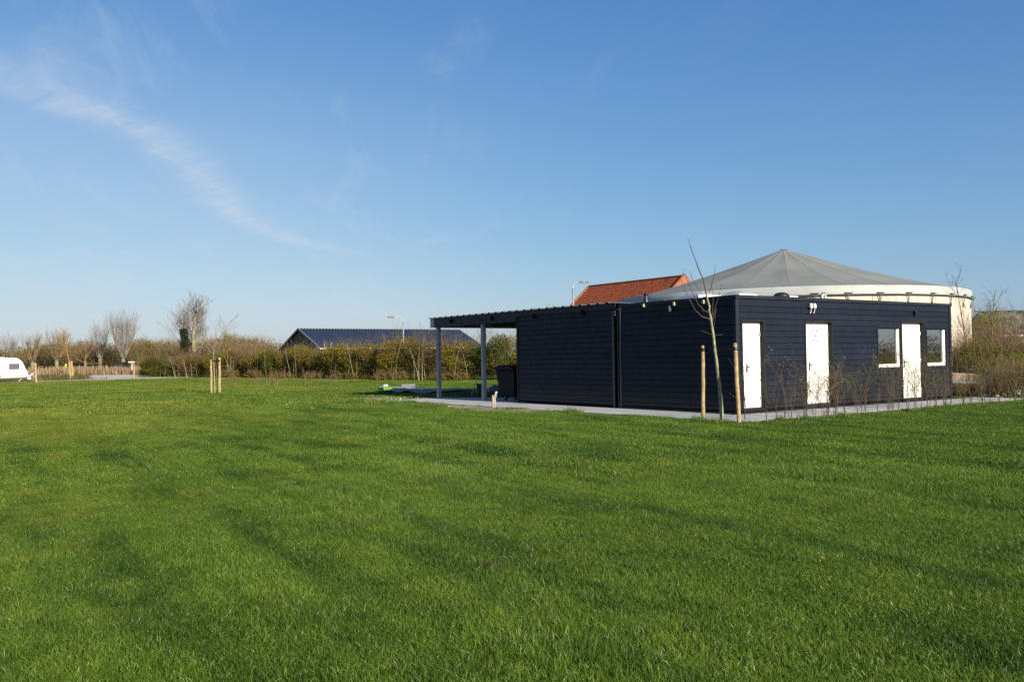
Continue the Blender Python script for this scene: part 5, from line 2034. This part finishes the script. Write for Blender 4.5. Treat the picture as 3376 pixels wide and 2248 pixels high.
# ------------------------------------------------------------------ overgrown hedge of single shrubs
def shrub_meshes(seed, Wd, Dp, H, nleaf, ntwig, nstem, lsize, leafmat, twm, stemm, topfrac=.8, tw_r=.012):
    R = np.random.default_rng(seed)
    # lumpy volume: union of blobs
    nb = 14
    bc = np.stack([R.uniform(-Wd / 2, Wd / 2, nb) * .75, R.uniform(-Dp / 2, Dp / 2, nb) * .7, R.uniform(.25, .78, nb) * H], 1)
    br_ = R.uniform(.35, .62, nb) * min(Wd, H) * .42
    C = []
    for c, r_i in zip(bc, br_):
        n_ = int(nleaf / nb * (r_i / br_.mean()) ** 2)
        q_ = R.normal(size=(n_, 3))
        q_ /= np.linalg.norm(q_, axis=1)[:, None]
        q_ = c + q_ * r_i * (R.random(n_)[:, None] ** .38) * np.array([1.15, 1, 1])
        C.append(q_)
    # skirts reaching to the ground
    n_ = int(nleaf * .25)
    C.append(np.stack([R.uniform(-Wd / 2, Wd / 2, n_), R.normal(0, Dp * .22, n_), R.random(n_) * H * .45], 1))
    C = np.concatenate(C)
    C = C[C[:, 2] > 0.02]
    lf = MB()
    lf.leaves(C, lsize * (.6 + .9 * R.random(len(C))), R.random(len(C)))
    tw = MB()
    for k in range(ntwig):
        b0 = np.array([R.uniform(-Wd / 2, Wd / 2) * .8, R.uniform(-Dp / 2, Dp / 2) * .6, R.uniform(0, .45) * H])
        d = unit([R.normal(0, .32), R.normal(0, .32), 1])
        L_ = (H * (topfrac + .35 * R.random()) - b0[2]) * .95
        P_ = [b0]
        for s_ in range(4):
            d = unit(d + R.normal(0, .13, 3))
            P_.append(P_[-1] + d * L_ / 4)
        tw.tube(P_, np.linspace(tw_r, tw_r * .45, 5), 3, var=R.random(), cap=False)
        for s_ in range(3):
            q_ = P_[1 + R.integers(0, 4)]
            e_ = unit(d + R.normal(0, .6, 3))
            tw.tube([q_, q_ + e_ * L_ * .16, q_ + e_ * L_ * .3 + Z * .05 * L_], [tw_r * .6, tw_r * .45, tw_r * .35], 3, var=R.random(), cap=False)
    sm_ = MB()
    for k in range(nstem):
        b0 = np.array([R.uniform(-Wd / 2, Wd / 2) * .9, -Dp * (.30 + .2 * R.random()), 0])
        d = unit([R.normal(0, .16), R.normal(0, .06), 1])
        P_ = [b0]
        L_ = H * R.uniform(.55, 1.0)
        for s_ in range(4):
            d = unit(d + R.normal(0, .07, 3))
            P_.append(P_[-1] + d * L_ / 4)
        sm_.tube(P_, np.linspace(.022, .010, 5) * R.uniform(.7, 1.3), 5, var=R.random(), cap=False)
    out = [('foliage', lf.mesh('foliage', leafmat)), ('twigs', tw.mesh('twigs', twm))]
    if nstem:
        out.append(('stems', sm_.mesh('stems', stemm)))
    return out


SH = dict(
    olive=shrub_meshes(101, 4.4, 2.6, 3.2, 15000, 70, 3, .085, L_OLIVE, MT['twig_brown'], MT['stem_pale']),
    olive2=shrub_meshes(102, 4.2, 2.6, 3.2, 13500, 90, 6, .085, L_OLIVE, MT['twig_brown'], MT['stem_pale']),
    green=shrub_meshes(103, 4.0, 2.6, 3.0, 15000, 60, 2, .085, L_GREEN, MT['twig_brown'], MT['stem_pale']),
    russet=shrub_meshes(104, 4.2, 2.6, 3.1, 10000, 190, 6, .085, L_RUSSET, MT['twig_brown'], MT['stem_pale']),
    low=shrub_meshes(105, 3.6, 1.4, 0.8, 2600, 60, 0, .09, L_RUSSET, MT['twig_brown'], MT['stem_pale']),
)


def place_shrub(kind, pos, sc, rz, label, group, name='shrub', cat='shrub'):
    t = thing(name, label, cat, pos, rz, group)
    t.scale = sc
    for nm, me_ in SH[kind]:
        o = bpy.data.objects.new(nm, me_)
        COL.objects.link(o)
        o.parent = t
    return t


HP = [(-41.5, 104.5), (-37.5, 101.0), (-27.5, 92.7), (-18.0, 81.5), (-9.1, 70.6), (-3.0, 66.0), (3.0, 62.0), (9.0, 60.0)]
HG = 'shrubs in the overgrown hedge'
hpos, acc = [], 0.0
for a, b in zip(HP, HP[1:]):
    a, b = np.array(a), np.array(b)
    L_ = np.linalg.norm(b - a)
    while acc < L_:
        hpos.append((a + (b - a) * acc / L_, (b - a) / L_))
        acc += 3.0
    acc -= L_
KW = {'olive': 'olive green shrub', 'olive2': 'olive shrub with pale upright stems', 'green': 'dense green shrub', 'russet': 'reddish brown twiggy shrub'}
seq = ['green', 'green', 'russet', 'russet', 'green', 'olive', 'russet', 'olive', 'olive', 'green', 'olive', 'olive', 'olive2', 'olive2', 'olive2', 'olive', 'olive2', 'russet', 'olive2', 'green', 'olive', 'green', 'olive2', 'olive', 'green']
for k, (p, d) in enumerate(hpos):
    kd = seq[k % len(seq)]
    u_ = IW / 2 + FPX * p[0] / p[1]
    where = ('at the left end of the hedge beside the gravel' if u_ < 600 else 'in the hedge under the tall bare tree' if u_ < 720 else 'in the hedge left of the barn gable' if u_ < 920 else 'in the hedge before the barn gable' if u_ < 1080 else 'in the hedge before the barn roof' if u_ < 1330 else 'in the hedge seen between lamp and carport posts' if u_ < 1560 else 'in the hedge seen through the open carport')
    hgt = np.interp(u_, [540, 660, 880, 1000, 1180, 1380, 1700], [2.4, 2.7, 3.1, 3.0, 3.0, 3.4, 3.25]) / 3.2
    if kd == 'green' and u_ < 600:
        hgt *= 1.0
    ang = math.atan2(d[1], d[0]) + rs.normal(0, .12)
    flip = -1 if rs.random() < .5 else 1
    place_shrub(kd, (p[0] + rs.normal(0, .2), p[1] + rs.normal(0, .3), 0), (flip * rs.uniform(.95, 1.15), 1.0, hgt * rs.uniform(.92, 1.08)), ang, KW[kd] + ' ' + where, HG)
    # scrubby foot of the hedge
    if k % 2 == 0 and u_ > 700:
        q_ = p + np.array([d[1], -d[0]]) * 1.7
        place_shrub('low', (q_[0], q_[1], 0), (1.0, 1.0, rs.uniform(.8, 1.2)), ang, 'low reddish scrub at the foot ' + where.replace('in the hedge', 'of the hedge').replace('at the left end of the hedge', 'of the hedge left end'), 'low scrub along the hedge foot')
# the pale Y-shaped dead tree in the hedge
p = ground(1083, 1226)
p = np.array([-17.4, 83.2, 0])
o_ = thing('dead_tree', 'pale yellowish forked dead trunk standing in the hedge before the barn', 'tree', (at_depth(1085, 1200, 80.2)[0], 80.2, 0))
b_ = MB()
b_.tube([(0.15, 0, 0), (0.05, 0, 1.0), (-.10, 0, 1.9), (0, 0, 2.2)], [.09, .08, .07, .06], 7)
b_.tube([(0, 0, 2.2), (-.22, 0, 2.5), (-.42, 0, 2.95), (-.38, 0, 3.4)], [.055, .05, .035, .015], 6)
b_.tube([(0, 0, 2.2), (.15, 0, 2.6), (.18, 0, 3.0), (.30, 0, 3.3)], [.05, .04, .025, .012], 6)
b_.build('trunk', mat('pale dead wood', (0.42, 0.34, 0.17), .9, .12, 3), o_)

# ------------------------------------------------------------------ trees on the left
TG = 'bare trees beyond the track'


def make_tree(name, label, pos, trunk, crown, tm, cm_, group=TG, cat='tree', leaves=None, lm=None):
    t = thing(name, label, cat, pos, 0, group)
    trunk.build('trunk', tm, t, smooth=True)
    if crown.n:
        crown.build('crown', cm_, t)
    if leaves is not None and leaves.n:
        leaves.build('leaves', lm, t)
    return t


def at_ground(px, D):
    q_ = at_depth(px, 1200, D)
    return np.array([q_[0], q_[1], 0])


# tall tree standing behind the hedge
R = np.random.default_rng(21)
bp_ = at_ground(639, 107.0)
tk, cr = MB(), MB()
Pk = [(0, 0, 0), (0.0, 0, 1.6), (0.0, 0, 3.2), (-.02, 0, 4.6), (.08, 0, 6.0), (.22, 0, 7.4)]
tk.tube(Pk, [.33, .28, .25, .22, .18, .13], 10)
for k in range(34):
    t = R.random()
    z0_ = 2.2 + 4.9 * t
    a = R.uniform(-.5, 3.64)
    x0_ = np.interp(z0_, [0, 4.6, 6, 7.4], [0, -.02, .08, .22])
    L_ = (1.55 - .75 * t) * R.uniform(1.5, 2.3)
    if math.cos(a) < -0.2 and z0_ < 5.5:
        L_ *= 1.3
    grow(cr, (x0_, 0, z0_), (math.cos(a), math.sin(a), .75 + .8 * t), L_, .055, 0, R, (5, 4, 2), up_=.14, wig=.14, spread=.60, minr=.009, sides=(5, 4, 3, 3))
for k in range(6):
    a = k * 1.05 + R.random()
    grow(cr, (.22, 0, 7.2), (math.cos(a) * .75, math.sin(a) * .75, 1), R.uniform(1.7, 2.5), .055, 0, R, (5, 4, 2), up_=.10, wig=.14, spread=.55, minr=.009, sides=(5, 4, 3, 3))
make_tree('bare_tree', 'tall bare tree with a thick pale trunk rising behind the hedge', bp_, tk, cr, MT['bark_grey'], MT['twig_grey'])
# ivy-clad tree beside it
ip = at_ground(611, 106.0)
tk, cr, lv = MB(), MB(), MB()
tk.tube([(0, 0, 0), (.1, 0, 2), (-.05, 0, 5.2)], [.16, .13, .07], 7)
n_ = 5200
zz = R.random(n_) ** .8 * 5.5
rr = (.85 - .07 * zz) * (.55 + .5 * vnoise(zz * 1.0, R.random(n_) * 0 + 3, .9, 3)) * np.sqrt(R.random(n_))
aa = R.random(n_) * 6.28
lv.leaves(np.stack([rr * np.cos(aa) + .12 * np.sin(zz * 2) - .1, rr * np.sin(aa), zz + .1], 1), .13 * (.6 + .8 * R.random(n_)), R.random(n_))
n2 = 2600
qq = R.normal(size=(n2, 3)) * np.array([1.15, .7, .28]) * np.array([1, 1, 1.6]) + np.array([-.35, 0, 2.2])
lv.leaves(qq, .13, R.random(n2))
make_tree('ivy_tree', 'dark ivy covered stump leaning against the tall bare tree', ip, tk, cr, MT['twig_dark'], MT['twig_dark'], None, 'tree', lv, L_IVY)


def pollard(px, D, H, Ht, spread_, nsh, seed, label, tm='bark_grey', cm_='twig_grey', lean=0.0):
    R = np.random.default_rng(seed)
    p = at_ground(px, D)
    tk, cr = MB(), MB()
    r_i = .32
    tk.tube([(0, 0, 0), (lean * .3, 0, Ht * .5), (lean, 0, Ht * .9), (lean, 0, Ht * 1.06)], [r_i * 1.12, r_i * .9, r_i * 1.02, r_i * 1.25], 10)
    for k in range(8):
        a = R.random() * 6.28
        tk.tube([(lean, 0, Ht * .95), (lean + math.cos(a) * .6, math.sin(a) * .6, Ht * 1.25)], [r_i * .55, r_i * .32], 6)
    for k in range(nsh):
        a = R.random() * 6.28
        o_ = spread_ * math.sqrt(R.random())
        d = unit([math.cos(a) * o_ * .9, math.sin(a) * o_ * .9, 1.25])
        L_ = (H - Ht) * R.uniform(.8, 1.0) / max(.75, d[2])
        b0 = np.array([lean + math.cos(a) * .45, math.sin(a) * .45, Ht * (1.05 + .15 * R.random())])
        grow(cr, b0, d, L_, .036, 0, R, (4, 1), up_=.16, wig=.07, spread=.33, seg=5, sides=(4, 3, 3), minr=.010, start=.35)
    return make_tree('pollard_willow' if cm_ == 'twig_grey' else 'bare_tree', label, p, tk, cr, MT[tm], MT[cm_])


pollard(406, 150, 8.2, 2.5, .62, 62, 31, 'pollard willow with a fan of pale upright shoots on a stout trunk')
pollard(330, 155, 7.2, 2.6, .45, 30, 32, 'narrow pollard tree standing left of the big willow')
pollard(107, 150, 5.6, 2.1, .55, 34, 33, 'pollard tree with lit pale trunk behind the caravan front', cm_='twig_brown')
pollard(28, 158, 5.7, 2.2, .75, 30, 34, 'grey pollard tree rising behind the caravan roof')
pollard(187, 152, 6.1, 2.3, .85, 44, 35, 'broad bare tree behind the orange sapling', cm_='twig_brown')


def round_tree(px, D, H, Wd, seed, label, leaf=None, nl=0, cm_='twig_brown', name='bare_tree', group=TG):
    R = np.random.default_rng(seed)
    p = at_ground(px, D)
    tk, cr, lv = MB(), MB(), MB()
    tk.tube([(0, 0, 0), (.08, 0, H * .2), (0, 0, H * .38)], [.26, .21, .18], 8)
    tips = []
    for k in range(13):
        a = R.random() * 6.28
        el_ = R.uniform(.25, 1.3)
        L_ = H * .36 * R.uniform(.8, 1.15)
        grow(cr, (0, 0, H * R.uniform(.24, .4)), (math.cos(a) * math.cos(el_) * Wd, math.sin(a) * math.cos(el_) * Wd, math.sin(el_) + .15), L_ * 1.15, .07, 0, R, (5, 4, 3), up_=.08, wig=.16, spread=.6, sides=(5, 4, 3, 3), minr=.011, tips=tips)
    if nl:
        T = np.array(tips)
        q_ = T[R.integers(0, len(T), nl)] + R.normal(0, .22, (nl, 3))
        lv.leaves(q_, .16 * (.5 + R.random(nl)), R.random(nl))
    return make_tree(name, label, p, tk, cr, MT['bark_grey'], MT[cm_], group, 'tree', lv, leaf)


round_tree(280, 152, 6.6, 1.15, 41, 'wide brown bare tree between the orange sapling and the willow')
round_tree(480, 165, 7.0, 1.1, 42, 'rounded tree with thin olive leaves right of the willow', L_OLIVE, 4200)
round_tree(556, 175, 6.9, .95, 43, 'pale grey bare tree between the willow and the tall tree', cm_='twig_grey')
round_tree(700, 135, 5.2, 1.2, 44, 'olive leafed tree behind the hedge just right of the tall tree', L_OLIVE, 4200)
round_tree(762, 140, 6.3, .8, 45, 'yellowish round topped tree behind the hedge', L_OLIVE, 4600, group=TG)
round_tree(806, 165, 6.8, .7, 46, 'grey bare tree behind the hedge left of the longest gap', cm_='twig_grey')
round_tree(858, 160, 6.6, .9, 47, 'grey bare tree behind the hedge nearest the barn', cm_='twig_grey')
round_tree(1795, 78, 6.3, .75, 48, 'bare tree top showing just above the carport roof', cm_='twig_grey', group=None)
round_tree(1840, 80, 5.9, .6, 52, 'small leafy tree top above the carport roof beside the lamp', L_OLIVE, 900, group=None)

# far wood filling the gaps behind them: one mass
R = np.random.default_rng(55)
tw, n_ = MB(), 0
C, cv_ = [], []
xs_ = np.linspace(-420, 935, 300)
for px in xs_:
    D = R.uniform(158, 178)
    if px > 640:
        D = R.uniform(120, 140)
    hmax = np.interp(px, [-420, 0, 200, 300, 400, 460, 560, 640, 700, 800, 900, 935], [4.6, 4.3, 5.3, 5.7, 5.2, 5.2, 5.4, 5.0, 5.0, 4.9, 4.4, 2.6]) * R.uniform(.7, 1.15)
    if px > 640:
        hmax *= .95
    p = at_ground(px + R.normal(0, 3), D)
    nb = 260
    C.append(p + np.stack([R.normal(0, .9, nb), R.normal(0, .9, nb), R.random(nb) ** .9 * hmax * .95], 1))
    cv_.append(np.clip(R.normal(.5, .28) + R.normal(0, .15, nb), 0, 1))
    for k in range(20):
        d = unit([R.normal(0, .3), R.normal(0, .3), 1])
        b0 = p + np.array([R.normal(0, .5), R.normal(0, .5), R.random() * hmax * .4])
        e_ = b0 + d * (hmax * 1.05 - b0[2]) * R.uniform(.75, 1.05)
        tw.tube([b0, (b0 + e_) / 2 + R.normal(0, .15, 3), e_], [.026, .018, .008], 3, var=R.random(), cap=False)
        for s_ in range(4):
            q_ = b0 + (e_ - b0) * R.uniform(.35, 1)
            tw.tube([q_, q_ + unit(d + R.normal(0, .55, 3)) * hmax * R.uniform(.12, .28)], [.013, .007], 3, var=R.random(), cap=False)
C = np.concatenate(C)
L_WOOD = leaf_mat('far wood leaves', (0.120, 0.098, 0.038), (0.260, 0.205, 0.090), (0.105, 0.125, 0.028), patch=0.16)
tw.leaves(C, .27 * (.5 + R.random(len(C))), np.concatenate(cv_), mi=1)
tag(tw.build('far_wood', [MT['twig_brown'], L_WOOD]), 'far off brown and olive wood behind the bare trees', 'wood', kind='stuff')

# dry reeds on the verge
R = np.random.default_rng(60)
n_ = 9000
px = R.uniform(-150, 585, n_)
D = R.uniform(128, 149, n_)
q_ = np.array([at_ground(a, d_) for a, d_ in zip(px, D)])
hh = R.uniform(.5, 1.25, n_) * (.55 + .8 * vnoise(q_[:, 0], q_[:, 1], 5, 4))
ln = R.normal(0, .18, (n_, 2)) * hh[:, None]
wd = R.uniform(.03, .07, n_)
sa = R.random(n_) * 3.14
sv = np.stack([np.cos(sa), np.sin(sa), 0 * sa], 1) * wd[:, None]
top_ = q_ + np.stack([ln[:, 0], ln[:, 1], hh], 1)
V = np.stack([q_ - sv, q_ + sv, top_ + sv * .3, top_ - sv * .3], 1).reshape(-1, 3)
rb = MB()
rb.add(V, np.arange(4 * n_).reshape(n_, 4), R.random(n_))
tag(rb.build('reeds', L_REED), 'dry tan reeds along the foot of the bare trees', 'reeds', kind='stuff')
# rough grass on the verge nearer the track
n_ = 7000
px = R.uniform(-150, 600, n_)
D = R.uniform(92, 130, n_)
q_ = np.array([at_ground(a, d_) for a, d_ in zip(px, D)])
hh = R.uniform(.12, .42, n_) * (.3 + 1.1 * vnoise(q_[:, 0], q_[:, 1], 4, 14))
keep = (((q_ - e0) @ rn) > 5.2) & ~in_poly(q_[:, 0], q_[:, 1], gp)
q_, hh = q_[keep], hh[keep]
n_ = len(q_)
sa = R.random(n_) * 3.14
sv = np.stack([np.cos(sa), np.sin(sa), 0 * sa], 1) * R.uniform(.03, .07, n_)[:, None]
top_ = q_ + np.stack([R.normal(0, .08, n_), R.normal(0, .08, n_), hh], 1)
V = np.stack([q_ - sv, q_ + sv, top_ + sv * .3, top_ - sv * .3], 1).reshape(-1, 3)
rb = MB()
rb.add(V, np.arange(4 * n_).reshape(n_, 4), R.random(n_))
tag(rb.build('rough_grass', leaf_mat('rough grass blades', (0.050, 0.066, 0.018), (0.150, 0.140, 0.050), (0.170, 0.120, 0.060), patch=.25)), 'uncut green and brown grass behind the gravel track', 'grass', kind='stuff')
# fence posts in the reeds
for px in (95, 127, 140, 152, 163, 177, 192, 212, 262, 307, 350, 520):
    p = at_ground(px, 131 + R.uniform(-1, 1))
    b_ = MB()
    b_.tube([(0, 0, -.1), (0, 0, 1.3 + .15 * R.random())], .05, 6)
    o_ = b_.build('fence_post', MT['stem_pale'])
    o_.location = Vector(p)
    tag(o_, 'thin pale fence post standing among the dry reeds', 'post', 'fence posts in the reeds')

# ------------------------------------------------------------------ thicket at the right
SH['tw1'] = shrub_meshes(201, 3.0, 2.4, 3.0, 9000, 130, 6, .055, L_OLIVE, MT['twig_brown'], MT['stem_pale'], topfrac=.85, tw_r=.009)
SH['tw2'] = shrub_meshes(202, 2.6, 2.2, 2.6, 9000, 90, 3, .055, L_FRESH, MT['twig_brown'], MT['stem_pale'], topfrac=.7, tw_r=.008)
SH['tw3'] = shrub_meshes(203, 3.0, 2.4, 2.9, 6500, 170, 8, .055, L_RUSSET, MT['twig_brown'], MT['stem_pale'], topfrac=.85, tw_r=.009)
TGx = 'shrubs in the thicket past the cabin'
for kd, px, D, s_, lab in (
    ('tw3', 3172, 40.5, .72, 'brown twiggy shrub against the cream tank wall'),
    ('tw2', 3222, 37.0, .86, 'fresh green shrub just past the far end of the cabin'),
    ('tw3', 3280, 38.5, .70, 'reddish brown shrub behind the fresh green one'),
    ('tw1', 3330, 37.5, .70, 'olive brown shrub before the mossy roof'),
    ('tw2', 3330, 35.5, .62, 'low green shrub at the right edge behind the rubble'),
    ('tw3', 3378, 36.5, .72, 'reddish brown shrub cut by the right edge of the picture'),
    ('tw1', 3440, 37.5, .85, 'outermost olive brown shrub of the thicket'),
    ('tw3', 3252, 44.0, .95, 'tall brown shrub at the back of the thicket near the tank'),
    ('tw1', 3345, 45.0, .80, 'tall twiggy shrub at the back of the thicket under the mossy roof'),
    ('tw2', 3245, 52.0, 1.60, 'dark green rounded bush behind the tank edge'),
):
    p = at_ground(px, D)
    place_shrub(kd, p, (s_, s_, s_), rs.random() * 6.28, lab, TGx)
SH['weed'] = shrub_meshes(204, 1.6, .9, 1.0, 900, 90, 0, .05, L_RUSSET, MT['twig_brown'], MT['stem_pale'], topfrac=.9, tw_r=.006)
for k, (px, D, s_) in enumerate(((3178, 31.6, .5), (3222, 31.4, .55), (3262, 31.3, .6), (3290, 31.2, .7), (3312, 31.5, .8), (3352, 31.2, .9), (3395, 31.0, 1.1), (3325, 33.4, 1.1), (3370, 33.0, 1.1))):
    place_shrub('weed', at_ground(px, D), (s_, s_, s_), rs.random() * 6.28, 'low brown weedy shrub among the rubble past the cabin', 'weedy shrubs among the rubble')
# slender bare shoots above it
for px, D, H, lean, lab, sd in ((3196, 40.5, 4.75, -.55, 'slender bare tree leaning in front of the tank edge', 71), (3262, 41.0, 4.3, .35, 'slender bare tree rising above the thicket past the tank', 72), (3362, 50, 4.0, -.3, 'thin bare tree above the mossy roof at the right edge', 73)):
    R = np.random.default_rng(sd)
    tk, cr = MB(), MB()
    P_ = np.array([(lean * .0, 0, 0), (lean * .2, 0, H * .35), (lean * .55, 0, H * .7), (lean, 0, H)])
    tk.tube(P_, [.035, .028, .018, .007], 6)
    for k in range(12):
        t = R.uniform(.25, .95)
        q_ = np.array([np.interp(t, [0, .35, .7, 1], P_[:, 0]), 0, H * t])
        a = R.random() * 6.28
        grow(cr, q_, (math.cos(a) * .55 + lean * .3, math.sin(a) * .55, 1), H * .26 * (1.3 - t * .6), .011, 1, R, (4, 3, 2), up_=.1, wig=.1, minr=.004)
    make_tree('slender_tree', lab, at_ground(px, D), tk, cr, MT['twig_brown'], MT['twig_dark'], None)
# stack of dark pallets with pale sheets on top
pp = at_ground(3210, 32.6)
ps = thing('pallet_stack', 'low stack of dark wooden pallets past the far end of the cabin', 'pallets', pp, math.radians(4))
for k in range(3):
    b_ = MB()
    z0_ = .02 + k * .15
    for yy in (-.5, 0, .5):
        b_.box((-1.0, yy - .05, z0_), (1.0, yy + .05, z0_ + .09))
    for j in range(9):
        b_.box((-1.0 + j * .235, -.58, z0_ + .091), (-.88 + j * .235, .58, z0_ + .112))
    b_.build('pallet', MT['pallet'], ps)
for k, (dx, dy, rz, lab) in enumerate(((-.25, 0, .05, 'left white sheet on the dark pallet stack'), (.42, -.12, -.12, 'right white sheet on the dark pallet stack'))):
    b_ = MB()
    b_.box((-.42, -.40, 0), (.42, .40, .018))
    b_.box((-.36, -.3, .0185), (.30, .36, .034))
    o_ = b_.build('white_sheet', MT['limewash'])
    o_.location, o_.rotation_euler = (pp[0] + dx, pp[1] + dy, .436), (rs.normal(0, .03), rs.normal(0, .03), rz)
    tag(o_, lab, 'sheet')
cb = at_ground(3292, 34.2)
b_ = MB()
b_.prism([(-.75, 0), (.7, 0), (.62, .52), (.1, .66), (-.55, .58)], -.25, .25, lambda u, v_, t: (u, t, v_))
b_.V = [v0 + rng.normal(0, .03, v0.shape) for v0 in b_.V]
o_ = b_.build('concrete_slab', mat('weathered concrete', (0.17, 0.16, 0.14), 0.95, 0.25, 2.5, bump=0.4), bevel=.02)
o_.location = Vector(cb)
tag(o_, 'grey broken concrete slab standing in the thicket past the pallets', 'slab')
cb = at_ground(3168, 34.5)
b_ = MB()
b_.prism([(-.6, 0), (.6, 0), (.55, .70), (-.5, .78)], -.3, .3, lambda u, v_, t: (u, t, v_))
o_ = b_.build('stone_pile', mat('earthy stone', (0.24, 0.19, 0.14), 0.95, 0.28, 3, bump=0.4), bevel=.05)
o_.location = Vector(cb)
tag(o_, 'pale brown stone block just behind the far end of the cabin', 'stone block')
for k in range(14):
    p = at_ground(3240 + 11 * k + rs.normal(0, 6), 31.5 + rs.normal(0, .5))
    b_ = MB()
    rr = .04 + .06 * rs.random()
    pr = [(rr * math.sin(math.pi * i / 6), -rr * math.cos(math.pi * i / 6) * .7) for i in range(7)]
    b_.lathe(pr, n=9)
    b_.V = [v0 * (1 + rs.normal(0, .14, v0.shape)) for v0 in b_.V]
    o_ = b_.build('stone', MT['stone'])
    o_.location = Vector(p + Z * rr * .5)
    tag(o_, 'rubble stone among the weeds past the pallet stack', 'stone', 'rubble past the pallet stack')

# treeline to the right of the camera: seen only as the reflection in the cabin windows
R = np.random.default_rng(90)
tl = MB()
C = []
for k in range(120):
    y_ = -70 + 2.0 * k
    h_ = 3.0 * (.7 + .5 * R.random())
    c0 = np.array([95 + R.normal(0, 1.5), y_ * .8, 0])
    n_ = 420
    C.append(c0 + np.stack([R.normal(0, 1.4, n_), R.normal(0, 1.4, n_), R.random(n_) * h_], 1))
C = np.concatenate(C)
tl.leaves(C, .32 * (.6 + .7 * R.random(len(C))), R.random(len(C)))
tag(tl.build('treeline', L_OLIVE), 'olive treeline across the field to the right, mirrored in the cabin windows', 'treeline', kind='stuff')
